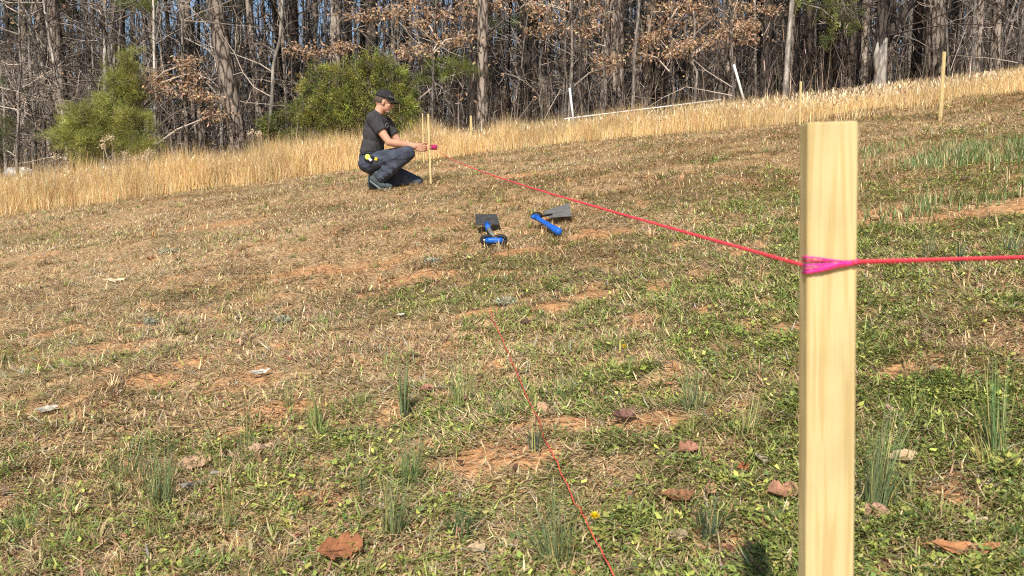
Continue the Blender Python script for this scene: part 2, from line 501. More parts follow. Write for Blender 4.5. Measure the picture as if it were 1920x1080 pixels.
# ------------------------------------------------------------------ the ground
def build_ground():
    n = 680
    u = np.linspace(-1, 1, n)
    k = 6.3; s = 190 / math.sinh(k)
    gx = s * np.sinh(k * u) + .15
    gy = s * np.sinh(k * u) + 1.9
    X, Y = np.meshgrid(gx, gy)
    Z = HG(X, Y)
    x = X.ravel(); y = Y.ravel()
    cl = clay(x, y); gr = green(x, y)
    th = np.array([.33, .235, .125]); cc = np.array([.52, .275, .125]); c2 = np.array([.46, .32, .17]); gg = np.array([.20, .18, .08])
    so_ = soil(x, y)[:, None]; m2 = sstep(.45, .8, fbm(x, y, 3.1, 3, 91))[:, None]
    col = th[None] * (.8 + .5 * fbm(x, y, 25, 2, 8)[:, None])
    col = col * (1 - gr[:, None]) + gg * gr[:, None]
    ccol = cc * (1 - m2) + c2 * m2
    col = col * (1 - so_) + np.array([.47, .315, .165]) * (.75 + .5 * fbm(x, y, 18, 3, 14)[:, None]) * so_
    col = col * (1 - cl[:, None]) + ccol * cl[:, None]
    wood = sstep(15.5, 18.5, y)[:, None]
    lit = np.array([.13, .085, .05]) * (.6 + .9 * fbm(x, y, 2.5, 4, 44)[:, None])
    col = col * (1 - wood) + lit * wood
    mb = MB()
    i = np.arange(n - 1)[:, None] * n; j = np.arange(n - 1)[None, :]
    Q = np.stack([i + j, i + j + 1, i + n + j + 1, i + n + j], -1).reshape(-1, 4)
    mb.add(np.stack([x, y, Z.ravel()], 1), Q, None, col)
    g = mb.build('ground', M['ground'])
    tag(g, 'mown hillside of dry grass, weeds and red clay rising to the woods', 'ground', kind='structure')
build_ground()

# ------------------------------------------------------------------ field cover
def wedge(N, y0, y1, pad=.5, pw=1.0):
    """points of the visible field; more of them where they show largest"""
    y = y0 * (y1 / y0) ** (rng.random(N) ** pw)
    x = rng.uniform(-1, 1, N) * (y * .68 + pad)
    return x, y

def thatch():
    mb = MB()
    N = 900000
    x, y = wedge(N, 1.0, 16, .35)
    cl = clay(x, y); gr = green(x, y)
    keep = (rng.random(N) > np.maximum(cl * .88, soil(x, y) * .62)) & (y < edge(x) + 1.0)
    cov = fbm(x, y, 5, 3, 61)
    keep &= rng.random(N) < .45 + 1.1 * cov
    x, y, gr, cl = x[keep], y[keep], gr[keep], cl[keep]; N = len(x)
    sc = 1 + y / 13
    L = (.012 + .05 * rng.random(N) ** 1.8) * sc * .95
    W = (.0010 + .0022 * rng.random(N) ** 2) * (1 + y / 3.4)
    l0 = R(88) - np.abs(rng.normal(0, .26, N)); l1 = l0 + rng.normal(.05, .35, N)
    # hay mostly combed sideways by the mower in patches
    az = rng.uniform(0, 2 * np.pi, N)
    comb = fbm(x, y, .9, 2, 23) * 6.28
    az = np.where(rng.random(N) < .4, comb + rng.normal(0, .5, N), az)
    straw = vary((.57, .43, .24), N, .30); brown = vary((.33, .215, .12), N, .32); grn = vary((.27, .31, .085), N, .3); red = vary((.42, .25, .13), N, .25); grey = vary((.40, .36, .28), N, .2)
    r = rng.random(N)
    pb = .34 + 1.3 * (fbm(x, y, 3.2, 4, 19) - .5)
    col = np.where((r < pb)[:, None], brown, straw)
    r2 = rng.random(N)
    col = np.where((r2 < .08)[:, None], grey, col)
    col = np.where(((r2 > .08) & (r2 < .20))[:, None], red, col)
    col = np.where((rng.random(N) < gr * .66 + .05)[:, None], grn, col)
    z = HG(x, y) + rng.uniform(0, .010, N)
    blades(mb, np.stack([x, y, z], 1), az, L, W, l0, l1, col)
    # short upright stubble that catches the light
    N = 70000
    x, y = wedge(N, 1.0, 16, .35)
    keep = (rng.random(N) > np.maximum(clay(x, y) * .85, soil(x, y) * .5)) & (y < edge(x) + 1) & (rng.random(N) < .2 + 1.3 * fbm(x, y, 7, 3, 62))
    x, y = x[keep], y[keep]; N = len(x); gr = green(x, y)
    L = (.010 + .035 * rng.random(N) ** 2) * (1 + y / 12)
    W = rng.uniform(.0013, .0028, N) * (1 + y / 3.5)
    col = np.where((rng.random(N) < gr * .85 + .05)[:, None], vary((.27, .30, .08), N, .3), vary((.56, .42, .23), N, .28))
    blades(mb, np.stack([x, y, HG(x, y) - .002], 1), rng.uniform(0, 6.28, N), L, W, rng.uniform(.2, 1.0, N), rng.uniform(.5, 1.5, N), col)
    # tussocks of dry and green blades that break up the mat
    NC = 3400; k = 30
    x, y = wedge(NC, 1.05, 14, .35)
    keep = (y < edge(x)) & (rng.random(NC) > clay(x, y)) & (fbm(x, y, 1.7, 3, 64) > .42)
    x, y = x[keep], y[keep]; NC = len(x); N = NC * k
    gg_ = rng.random(NC) < green(x, y) * .9 + .12
    size = np.repeat(rng.uniform(.5, 1.5, NC) * (1 + y / 14), k)
    ccol = np.repeat(np.where(gg_[:, None], vary((.22, .27, .075), NC, .3), vary((.42, .29, .15), NC, .3)), k, 0)
    cx = np.repeat(x, k); cy = np.repeat(y, k)
    az = rng.uniform(0, 6.28, N); r = rng.random(N) * .014 * size
    bx = cx + np.cos(az) * r; by = cy + np.sin(az) * r
    l0 = rng.uniform(.1, 1.25, N)
    blades(mb, np.stack([bx, by, HG(bx, by) - .002], 1), az + rng.normal(0, .4, N), rng.uniform(.012, .045, N) * size,
           rng.uniform(.0009, .0020, N) * (1 + cy / 4), l0, l0 + rng.uniform(0, .9, N), ccol * rng.uniform(.7, 1.3, (N, 1)))
    o = mb.build('mown_grass', M['thatch'])
    tag(o, 'mown dry grass clippings and stubble over the whole hillside', 'grass', kind='stuff')

def weeds():
    mb = MB()
    NC = 60000
    x, y = wedge(NC, 1.0, 12, .35)
    g = green(x, y)
    keep = rng.random(NC) < np.clip(g * 1.1 - .25, 0, 1)
    x, y = x[keep], y[keep]; NC = len(x)
    k = 9
    N = NC * k
    hue = rng.random(NC)
    sp = rng.uniform(.4, 1, NC) * (1 + y / 7)
    cx = np.repeat(x, k); cy = np.repeat(y, k); sp = np.repeat(sp, k); hue = np.repeat(hue, k)
    a = rng.uniform(0, 6.28, N); rr = rng.random(N) ** .5 * .026 * sp
    bx = cx + np.cos(a) * rr; by = cy + np.sin(a) * rr
    bz = HG(bx, by) + .004 + rng.random(N) * .016 * sp
    d = np.stack([np.cos(a), np.sin(a), rng.uniform(-.1, .8, N)], 1); d /= np.linalg.norm(d, axis=1)[:, None]
    side = np.cross(d, [0, 0, 1]); side /= np.linalg.norm(side, axis=1)[:, None]
    side += rng.normal(0, .35, (N, 3)); side /= np.linalg.norm(side, axis=1)[:, None]
    L = rng.uniform(.006, .017, N) * sp; W = L * rng.uniform(.35, .75, N)
    c1 = vary((.27, .31, .07), N, .28); c2 = vary((.42, .43, .11), N, .25); c3 = vary((.16, .22, .065), N, .25)
    col = np.where((hue < .35)[:, None], c1, np.where((hue < .72)[:, None], c2, c3))
    leafquads(mb, np.stack([bx, by, bz], 1), d, side, L, W, col)
    o = mb.build('weeds', M['weed'])
    tag(o, 'low green leafy weeds spread through the mown grass', 'weeds', kind='stuff')
    mb = MB(); N = 2600
    x, y = wedge(N, 1.05, 9, .3)
    keep = fbm(x, y, 1.2, 2, 88) > .42
    x, y = x[keep], y[keep]; N = len(x)
    d = rdir(N) * np.array([1, 1, .25]); d /= np.linalg.norm(d, axis=1)[:, None]
    sd = np.cross(d, [0, 0, 1.0]) + rng.normal(0, .3, (N, 3)); sd /= np.linalg.norm(sd, axis=1)[:, None]
    L = rng.uniform(.006, .020, N) * (1 + y / 6)
    leafquads(mb, np.stack([x, y, HG(x, y) + .012], 1), d, sd, L, L * rng.uniform(.3, .8, N), vary((.25, .12, .07), N, .4))
    o = mb.build('leaf_crumbs', M['leaf_litter'], smooth=False)
    tag(o, 'broken bits of brown leaf strewn through the mown grass', 'leaf litter', kind='stuff')
    # lush bluish grass drift on the right of the slope
    mb = MB()
    N = 9000
    c = G(1850, 292)
    x = c[0] + rng.normal(0, .42, N); y = c[1] + rng.normal(0, .60, N)
    N2 = 1500
    c2 = G(1720, 385)
    x = np.concatenate([x, c2[0] + rng.normal(0, .3, N2)]); y = np.concatenate([y, c2[1] + rng.normal(0, .25, N2)])
    keep = rng.random(len(x)) < sstep(.35, .6, fbm(x, y, 3.2, 3, 51))
    x, y = x[keep], y[keep]; N = len(x)
    blades(mb, np.stack([x, y, HG(x, y)], 1), rng.uniform(0, 6.28, N), rng.uniform(.03, .12, N), rng.uniform(.003, .006, N),
           rng.uniform(0, .5, N), rng.uniform(.2, 1.1, N), np.where((rng.random(N) < .35)[:, None], vary((.5, .42, .22), N), vary((.17, .24, .085), N, .25)))
    o = mb.build('green_grass_patch', M['weed'])
    tag(o, 'drift of longer blue green grass on the slope at right', 'grass', kind='stuff')

def tall_grass():
    mb = MB()
    N = 210000
    x = rng.uniform(-17, 15, N)
    e = edge(x) + (fbm(x, x * 0 + 3, .9, 4, 5) - .5) * 2.2
    d = rng.random(N) ** .85 * (17.6 - e) 
    y = e - 1.5 * rng.random(N) ** 2 + d
    hf = .30 + 1.35 * fbm(x, y, 1.7, 4, 71)
    lft = np.interp(x, [-16, -9, -3, 1, 5, 8, 12], [.85, .80, .74, .56, .30, .30, .36])
    ramp = sstep(-1.5, .8, y - e)
    L = lft * hf * (.25 + .75 * ramp) * rng.uniform(.55, 1.15, N)
    keep = rng.random(N) < np.where((x > 2.5) & (x < 7.5), .10 + .8 * sstep(.42, .62, fbm(x, y, 1.2, 3, 72)), 1) * (.30 + .70 * ramp)
    x, y, L = x[keep], y[keep], L[keep]; N = len(x)
    W = rng.uniform(.003, .007, N)
    t = fbm(x, y, 1.1, 3, 73)[:, None]
    col = vary((.86, .61, .29), N, .18) * (1 - .25 * (t > .55)) 
    col = np.where((rng.random(N) < .16)[:, None], vary((.60, .36, .16), N, .2), col)
    col = np.where((rng.random(N) < .10)[:, None], vary((.92, .78, .52), N, .06), col)
    l0 = np.abs(rng.normal(0, .24, N)); l1 = l0 + rng.normal(.15, .5, N)
    blades(mb, np.stack([x, y, HG(x, y)], 1), rng.uniform(0, 6.28, N), L, W, l0, l1, np.clip(col, 0, .95), rng.uniform(0, 3.14, N))
    # arching leaves and fluffy seed heads
    N = 14000
    x = rng.uniform(-17, 13, N); y = edge(x) + rng.uniform(.2, 3, N)
    hh = np.interp(x, [-16, -9, -3, 1, 5, 12], [.60, .55, .5, .36, .3, .22]) * rng.uniform(.5, 1.15, N)
    b = np.stack([x, y, HG(x, y) + hh], 1)
    blades(mb, b, rng.uniform(0, 6.28, N), rng.uniform(.06, .16, N), rng.uniform(.008, .02, N), rng.uniform(.1, 1.0, N), rng.uniform(.4, 1.8, N), vary((.80, .64, .42), N, .15))
    o = mb.build('tall_dry_grass', M['tall'])
    tag(o, 'band of tall golden dry grass along the edge of the woods', 'tall grass', kind='stuff')

thatch(); weeds(); tall_grass()

# ------------------------------------------------------------------ woods: generators
def wander(p0, d, L, n, jit, droop=0):
    pts = [np.array(p0, float)]
    d = np.array(d, float); d /= np.linalg.norm(d)
    for i in range(n):
        d = d + rng.normal(0, jit, 3); d[2] += droop
        d /= np.linalg.norm(d)
        pts.append(pts[-1] + d * L / n)
    return np.array(pts), d

def twigcol():
    b = rng.choice([.25, .45, .9, 1.8])
    return np.array([.27, .225, .185]) * b

def limb(mb, p0, d, L, r, lev, jit=.16, droop=0, kids=4, tips=None, col=None, sides=4):
    n = 5 if lev > 0 else 3
    if col is None: col = twigcol()
    pts, _ = wander(p0, d, L, n, jit, droop)
    rr = np.linspace(r, max(r * .3, .0032), n + 1)
    tube(mb, pts, rr, sides if r > .012 else 3, col, cap=False)
    if tips is not None: tips.append(pts[-1]); tips.append(pts[-2])
    if lev > 0:
        for _ in range(kids):
            k = rng.integers(1, n + 1)
            q = pts[k]
            t = pts[k] - pts[k - 1]; t /= np.linalg.norm(t)
            dd = t + rng.normal(0, .65, 3)
            limb(mb, q, dd, L * rng.uniform(.35, .62), rr[k] * .62, lev - 1, jit, droop, kids, tips, col, sides)

def trunk_path(h, lean, n=16, wig=.05):
    z = np.linspace(-.3, h, n)
    w = np.cumsum(rng.normal(0, wig, (n, 2)), 0) * np.linspace(0, 1, n)[:, None]
    return np.stack([w[:, 0] + lean[0] * z, w[:, 1] + lean[1] * z, z], 1)

def at_z(path, z):
    return np.array([np.interp(z, path[:, 2], path[:, 0]), np.interp(z, path[:, 2], path[:, 1]), z])

def pine(h=20, r=.16, lean=(0, 0), nd=16, z0=1.6, crown=True, bark='pine_bark'):
    path = trunk_path(h, lean, 18, .035)
    rad = r * (1 - .72 * np.clip(path[:, 2] / h, 0, 1)) * (1 + .55 * np.exp(-np.maximum(path[:, 2], 0) / .35))
    tr = MB(); tube(tr, path, rad, 12, wob=.06)
    br = MB()
    for _ in range(nd):
        z = z0 + (10 - z0) * rng.random() ** 1.2
        a = rng.uniform(0, 6.28)
        limb(br, at_z(path, z), (math.cos(a), math.sin(a), rng.uniform(-.25, .45)), rng.uniform(.5, 2.0), rng.uniform(.010, .020), 2, .15, -.02, 3)
    cr = None
    if crown:
        cr = MB()
        for _ in range(20):
            z = rng.uniform(h * .62, h * .99); a = rng.uniform(0, 6.28)
            L = (1.1 - (z / h) * .75) * rng.uniform(2.0, 4.2)
            tips = []
            limb(cr, at_z(path, z), (math.cos(a), math.sin(a), rng.uniform(0, .5)), L, .03, 1, .15, 0, 4, tips, np.array([.2, .15, .11]))
            tips = np.array(tips)
            N = len(tips) * 26
            b = np.repeat(tips, 26, 0) + rng.normal(0, .08, (N, 3))
            d = rdir(N, .3)
            leafquads(cr, b, d, perp(d), rng.uniform(.2, .45, N), rng.uniform(.05, .11, N), vary((.075, .10, .03), N, .25))
    return [('trunk', tr, bark), ('branches', br, 'twig')] + ([('crown', cr, 'needle')] if cr else [])

def bare(h=11, r=.07, lean=(0, 0), z0=1.2, nb=20, leaves=0, fork=False, bark='grey_bark', lev=2):
    path = trunk_path(h, lean, 16, .10)
    rad = r * (1 - .85 * np.clip(path[:, 2] / h, 0, 1)) * (1 + .4 * np.exp(-np.maximum(path[:, 2], 0) / .2))
    tr = MB(); tube(tr, path, rad, 8, wob=.05)
    if fork:
        for _ in range(2):
            a = rng.uniform(0, 6.28); z = rng.uniform(1.2, 3)
            p, _d = wander(at_z(path, z), (.35 * math.cos(a), .35 * math.sin(a), 1), h * .6, 8, .06)
            tube(tr, p, np.linspace(r * .65, r * .15, 9), 7, wob=.05)
    br = MB(); tips = []
    for _ in range(nb):
        z = z0 + (h * .95 - z0) * rng.random() ** 1.1
        a = rng.uniform(0, 6.28)
        limb(br, at_z(path, z), (math.cos(a), math.sin(a), rng.uniform(.1, .9)), rng.uniform(.8, 2.4) * (1 - .4 * z / h), max(.008, r * .25), lev, .17, .01, 3, tips)
    out = [('trunk', tr, bark), ('branches', br, 'twig')]
    if leaves:
        t = np.array(tips); t = t[rng.integers(0, len(t), leaves)]
        lf = MB()
        b = t + rng.normal(0, .10, (leaves, 3)) * np.array([1, 1, .6]); d = rdir(leaves, -.5)
        leafquads(lf, b, d, perp(d), rng.uniform(.06, .12, leaves), rng.uniform(.03, .06, leaves), vary((.50, .32, .19), leaves, .3))
        out.append(('leaves', lf, 'oak_leaf'))
    return out

def make_thing(name, parts, loc, label, cat, group=None, rz=0):
    root = empty(name, loc, rz)
    tag(root, label, cat, group)
    for nm, mb, m in parts:
        child(mb, nm, M[m], root, smooth=(nm == 'trunk'))
    return root

def copy_tree(root):
    r = root.copy(); COL.objects.link(r)
    for ch in list(root.children):
        c = ch.copy(); COL.objects.link(c); c.parent = r
    return r

def base_at(px, Y):
    x = (px - 960) / F * Y * 1.0
    d = ray(px, 300)
    x = d[0] / d[1] * Y
    return (x, Y, float(H(x, Y)) - .02)

# ---- trees one can tell apart at the edge of the wood: px, distance, builder
NAMED = [
 ('pine_tree', 458, 17.6, lambda: pine(19, .205, (-.13, 0), 22, .8), 'thick rough pine trunk leaning left beside the brown leafy tree'),
 ('pine_tree', 388, 19.5, lambda: pine(19, .15, (-.09, 0), 18, 1.2), 'tall grey brown pine just left of the thick leaning pine'),
 ('pine_tree', 130, 21, lambda: pine(20, .20, (-.05, 0), 20, 1.5), 'stout pine rising above the young pine at left'),
 ('pine_tree', 103, 22, lambda: pine(20, .15, (-.06, .02), 16, 1.5), 'pine standing tight against the left side of a stouter pine'),
 ('pine_tree', 495, 20, lambda: pine(18, .10, (-.06, 0), 14, 1.5), 'slim pine between the thick leaning pine and the dark cedars'),
 ('pine_tree', 556, 21, lambda: pine(19, .19, (-.01, 0), 16, 2, True, 'dark_bark'), 'dark thick trunk rising above the left edge of the cedars'),
 ('pine_tree', 700, 23, lambda: pine(19, .21, (0, 0), 16, 2, True, 'dark_bark'), 'dark thick trunk rising straight behind the cedars'),
 ('pine_tree', 905, 17.8, lambda: pine(19, .13, (0, 0), 12, 2.0), 'pale brown straight pine standing right of the man, beside the pine bough'),
 ('pine_tree', 888, 22, lambda: pine(19, .15, (0, 0), 12, 2.0, True, 'dark_bark'), 'black trunk just behind the pale brown straight pine'),
 ('pine_tree', 986, 20, lambda: pine(19, .14, (.01, 0), 12, 2.0, True, 'dark_bark'), 'dark trunk between the pale brown pine and the left white post'),
 ('pine_tree', 1097, 19.5, lambda: pine(19, .125, (0, 0), 14, 1.5), 'grey brown pine just right of the left white post'),
 ('pine_tree', 1156, 18.2, lambda: pine(20, .165, (0, 0), 14, 2), 'thick pale pine standing behind the white pipe frame'),
 ('pine_tree', 1208, 18.5, lambda: pine(19, .13, (.03, 0), 14, 1.5), 'reddish brown pine to the right of the thick pale pine'),
 ('pine_tree', 1232, 19.0, lambda: pine(19, .15, (.005, 0), 12, 2, True, 'dark_bark'), 'dark trunk against the right side of the reddish brown pine'),
 ('pine_tree', 1365, 18.3, lambda: pine(19, .14, (-.005, 0), 14, 1.5), 'grey pine just left of the leaning right white post'),
 ('bare_tree', 1345, 18.0, lambda: bare(12, .06, (.04, 0), 2.5, 14), 'slim grey trunk leaning beside the grey pine near the right white post'),
 ('bare_tree', 1466, 17.2, lambda: bare(13, .062, (.01, 0), 3.0, 14, bark='pale_bark'), 'slim pale straight trunk left of the far stake'),
 ('pine_tree', 1430, 20, lambda: pine(19, .14, (.01, 0), 14, 2, True, 'dark_bark'), 'dark trunk just left of the slim pale trunk'),
 ('pine_tree', 1509, 19, lambda: pine(19, .12, (.005, 0), 14, 2, True, 'dark_bark'), 'black trunk just right of the far stake'),
 ('pine_tree', 1551, 18.5, lambda: pine(19, .15, (.005, 0), 14, 2, True, 'dark_bark'), 'black trunk under the green cedar crown, left of a pair'),
 ('pine_tree', 1592, 18.6, lambda: pine(19, .165, (.01, 0), 14, 2, True, 'dark_bark'), 'black trunk under the green cedar crown, right of a pair'),
 ('pine_tree', 1612, 21, lambda: pine(19, .12, (.01, 0), 12, 2), 'slim brown trunk between the black pair and the forked tree'),
 ('pine_tree', 1710, 20, lambda: pine(19, .12, (0, 0), 14, 2, True, 'dark_bark'), 'dark slim trunk left of the tall stake on the right slope'),
 ('pine_tree', 1742, 18.6, lambda: pine(20, .21, (.0, 0), 16, 2), 'thick brown pine just left of the tall right stake'),
 ('pine_tree', 1757, 20.5, lambda: pine(20, .17, (.0, 0), 14, 2, True, 'dark_bark'), 'dark trunk directly behind the tall right stake'),
 ('pine_tree', 1856, 19, lambda: pine(19, .13, (.02, 0), 16, 1.5), 'grey brown pine near the right edge above the golden grass'),
 ('bare_tree', 1064, 17.2, lambda: bare(9, .038, (.05, 0), 2, 18, bark='grey_bark'), 'thin grey crooked sapling close behind the left white post'),
 ('bare_tree', 1182, 17.3, lambda: bare(10, .042, (.03, 0), 2, 18, bark='grey_bark'), 'thin grey crooked sapling in front of the reddish brown pine'),
 ('bare_tree', 293, 17.0, lambda: bare(9, .04, (-.02, 0), 1.3, 24, bark='pale_bark'), 'thin pale sapling under the brown leaves at left'),
 ('bare_tree', 350, 17.2, lambda: bare(7, .05, (.0, 0), .8, 30), 'spreading grey bare tree with pale crooked limbs left of the thick pine'),
 ('bare_tree', 190, 18.5, lambda: bare(9, .07, (.12, -.02), 1.2, 46, bark='pale_bark', lev=2), 'bare tree with long pale arching limbs behind the young pine'),
 ('bare_tree', 60, 19.0, lambda: bare(10, .06, (.05, -.02), 1.0, 46), 'twiggy bare tree at the far left edge'),
 ('bare_tree', 500, 17.5, lambda: bare(8, .05, (.12, 0), 1.0, 34, bark='pale_bark'), 'bare tree with pale forking limbs left of the cedars'),
 ('bare_tree', 20, 17.4, lambda: bare(7, .045, (.15, 0), .8, 50, bark='grey_bark'), 'low twiggy tree leaning in from the far left edge'),
 ('bare_tree', 130, 18.0, lambda: bare(8, .05, (-.05, 0), 1.0, 60, bark='pale_bark'), 'bare tree with a tangle of fine twigs above the young pine'),
 ('bare_tree', 420, 18.6, lambda: bare(8, .05, (-.08, 0), 1.2, 50, bark='pale_bark'), 'bare tree whose pale fine limbs cross the thick leaning pine'),
 ('bare_tree', 1900, 18.0, lambda: bare(11, .06, (-.02, 0), 1.5, 40), 'twiggy bare tree at the right edge of the picture'),
 ('bare_tree', 1815, 18.5, lambda: bare(11, .05, (-.03, 0), 1.5, 40), 'twiggy grey bare tree right of the tall right stake'),
]
for nm, px, Y, fn, lab in NAMED:
    make_thing(nm, fn(), base_at(px, Y), lab, 'tree')

# forked dark tree with a pale broken stump at its foot
def forked():
    x, y, z = base_at(1638, 16.1)
    path = np.array([(0, 0, -.2), (0, 0, .5), (.02, 0, 1.0), (.08, 0, 1.5), (.12, .02, 3), (.22, .05, 6), (.3, .05, 11), (.4, 0, 15)], float)
    tr = MB(); tube(tr, path, [.20, .16, .14, .13, .12, .10, .07, .03], 12, wob=.08)
    tube(tr, np.array([(.03, 0, .9), (.25, -.1, 1.5), (.75, -.15, 2.2), (1.5, -.1, 3.1), (2.6, 0, 4.2)]), [.085, .08, .065, .05, .03], 8, wob=.06)
    tube(tr, np.array([(.05, 0, 1.1), (.3, .1, 2.0), (.5, .15, 3.2), (.8, .2, 5.0), (1.1, .2, 8)]), [.08, .07, .06, .05, .03], 8, wob=.06)
    br = MB()
    for k in range(40):
        zz = rng.uniform(1.2, 6); a = rng.uniform(0, 6.28)
        limb(br, at_z(path, zz), (math.cos(a), math.sin(a), rng.uniform(-.1, .7)), rng.uniform(.8, 2.6), .018, 2, .18, 0, 3, col=np.array([.09, .07, .06]))
    st = MB()
    tube(st, np.array([(-.05, -.22, -.2), (-.04, -.22, .35), (0, -.2, .75), (.03, -.18, 1.05), (.10, -.16, 1.25)]), [.15, .125, .11, .08, .02], 11, wob=.16)
    tube(st, np.array([(-.07, -.22, .5), (-.12, -.24, .9), (-.10, -.22, 1.15)]), [.07, .06, .015], 8, wob=.12)
    root = make_thing('forked_tree', [('trunk', tr, 'dark_bark'), ('branches', br, 'twig')], (x, y, z), 'dark tree forking low into spread limbs behind the pale stump', 'tree')
    s = make_thing('broken_stump', [('trunk', st, 'pale_bark')], (x - .03, y - .05, z), 'pale weathered broken stump at the foot of the forked dark tree', 'stump')
forked()

# ---- clump trees: foliage masses given as (px, py, half width px, half height px)
def clump_tree(name, label, cat, px, Y, clumps, style, trunk_r=.035, top_py=None, bark='grey_bark', dens=1.0, col=None, partname='crown'):
    bx, by, bz = base_at(px, Y)
    B = np.array([bx, by, bz])
    root = empty(name, B); tag(root, label, cat)
    tp = P(px, top_py if top_py is not None else min(c[1] for c in clumps), Y)
    path = np.array([B * (1 - t) + tp * t for t in np.linspace(0, 1, 8)]) - B
    path[0, 2] -= .2
    path[1:-1] += rng.normal(0, .04, (6, 3))
    tr = MB(); tube(tr, path, np.linspace(trunk_r, trunk_r * .35, 8), 8, wob=.05)
    br = MB(); fo = MB()
    for c in clumps:
        cx, cy, rx, ry = c[:4]
        dy = c[4] if len(c) > 4 else 0
        C = P(cx, cy, Y + dy) - B
        k = (Y + dy) / F
        rad = np.array([rx * k, max(rx, ry) * k * .7, ry * k]) * (1 if style == 'oak' else .86)
        zz = np.clip(C[2] - .5 * abs(C[0] - path[-1, 0]) - .1, .2, path[-1, 2])
        s = at_z(path, zz)
        mid = (s + C) / 2 + np.array([0, 0, .12])
        q = C + np.array([np.sign(C[0]) * rad[0] * .6, 0, 0])
        ctrl = [s, mid, C, q]
        tube(br, ctrl, [trunk_r * .45, trunk_r * .35, .009, .004], 5, twigcol(), cap=False)
        vol = rx * ry
        nt = max(6, int(vol / (70 if style != 'cedar' else 45) * dens))
        tt = rdir(nt) * (rng.random((nt, 1)) ** .42) * np.where(rng.random((nt, 1)) < .26, rng.uniform(1.0, 1.65, (nt, 1)), 1)
        tt = tt * rad + C
        for t_ in tt:
            o_ = C + (t_ - C) * .15 + rng.normal(0, .05, 3) - np.array([0, 0, rad[2] * .3])
            m_ = (o_ + t_) / 2 + rng.normal(0, .04, 3)
            tube(br, [o_, m_, t_], [.007, .005, .0035], 3, twigcol() * .8, cap=False)
        if style == 'oak':
            n = 22; N = nt * n
            tpar = np.repeat(rng.random(nt * n // 1), 1)[:, None]
            b = np.repeat(tt, n, 0) + rng.normal(0, 1, (N, 3)) * np.array([.13, .13, .06])
            d = rdir(N, -.55)
            leafquads(fo, b, d, perp(d), rng.uniform(.06, .11, N), rng.uniform(.028, .05, N), vary(col if col is not None else (.52, .35, .22), N, .30))
        elif style == 'cedar':
            n = 95; N = nt * n
            out = (tt - C) / rad
            out = np.repeat(out, n, 0)
            ax = np.repeat(rdir(nt, .8) * .16, n, 0)
            b = np.repeat(tt, n, 0) + rng.normal(0, .038, (N, 3)) + ax * rng.uniform(-1, 1, (N, 1))
            d = rdir(N) * .8 + out * .6 + np.array([0, 0, .45]); d /= np.linalg.norm(d, axis=1)[:, None]
            ccol = np.repeat(vary(col if col is not None else (.17, .175, .038), nt, .42, .08), n, 0)
            leafquads(fo, b, d, perp(d), rng.uniform(.03, .09, N), rng.uniform(.007, .015, N), ccol * rng.uniform(.6, 1.4, (N, 1)))
        else:                                    # long soft needles in whorls
            n = 120; N = nt * n
            out = np.repeat((tt - C) / rad, n, 0)
            ax = np.repeat((rdir(nt) + (tt - C) / rad) * .10, n, 0)
            b = np.repeat(tt, n, 0) + rng.normal(0, .038, (N, 3)) + ax * rng.uniform(-1, 1, (N, 1))
            d = rdir(N) + out * .5 + np.array([0, 0, .35]); d /= np.linalg.norm(d, axis=1)[:, None]
            ccol = np.repeat(vary(col if col is not None else (.37, .385, .095), nt, .28, .06), n, 0)
            leafquads(fo, b, d, perp(d), rng.uniform(.09, .17, N), rng.uniform(.0035, .007, N), ccol * rng.uniform(.75, 1.25, (N, 1)))
    child(tr, 'trunk', M[bark], root)
    child(br, 'branches', M['twig'], root, False)
    child(fo, partname, M['oak_leaf' if style == 'oak' else 'needle'], root, False)
    return root

clump_tree('young_pine', 'bushy young yellow green pine at the grass edge on the left', 'tree', 215, 16.6,
    [(238, 118, 26, 22), (225, 150, 40, 26), (205, 185, 48, 24), (160, 218, 55, 24), (235, 225, 55, 30), (120, 262, 36, 14), (165, 258, 55, 26), (235, 268, 62, 30), (165, 290, 40, 20), (285, 285, 24, 18), (255, 180, 30, 22, .4), (190, 240, 60, 34, .3), (130, 245, 30, 20)],
    'pine', .05, 100, 'pine_bark', 2.2)
clump_tree('young_pine', 'green pine tip at the very left edge above the dry grass', 'tree', -10, 17.5,
    [(5, 255, 26, 14), (-15, 280, 30, 18), (12, 225, 20, 12), (0, 160, 30, 20)], 'pine', .04, 130, 'pine_bark', 1.0, (.15, .18, .05))
clump_tree('cedar_tree', 'dense dark green cedar, the tallest, right behind the crouching man', 'tree', 702, 17.0,
    [(700, 125, 38, 24), (655, 140, 42, 26), (740, 150, 34, 28), (690, 175, 60, 34), (640, 190, 42, 30), (750, 195, 36, 34), (700, 225, 62, 34), (765, 235, 30, 30), (650, 240, 40, 30)],
    'cedar', .06, 110, 'dark_bark', 1.7)
clump_tree('cedar_tree', 'rounded olive green cedar left of the tallest cedar', 'tree', 610, 17.2,
    [(610, 138, 28, 18), (590, 165, 36, 24), (625, 180, 30, 26), (575, 200, 36, 26), (615, 222, 44, 30), (570, 240, 34, 26)],
    'cedar', .05, 125, 'dark_bark', 1.6, (.18, .185, .042))
clump_tree('cedar_tree', 'low dark cedar at the left foot of the cedar group', 'tree', 520, 17.4,
    [(545, 215, 28, 18), (512, 232, 30, 20), (545, 250, 34, 22), (500, 258, 26, 18)], 'cedar', .035, 205, 'dark_bark', 1.7, (.13, .145, .035))
clump_tree('pine_sapling', 'pine with one long green bough reaching right above the man', 'tree', 785, 17.6,
    [(790, 152, 34, 9), (828, 136, 36, 12), (862, 122, 28, 13), (880, 130, 16, 12), (812, 118, 20, 8), (775, 175, 14, 10)], 'pine', .03, 100, 'pine_bark', 1.8, (.20, .235, .05))
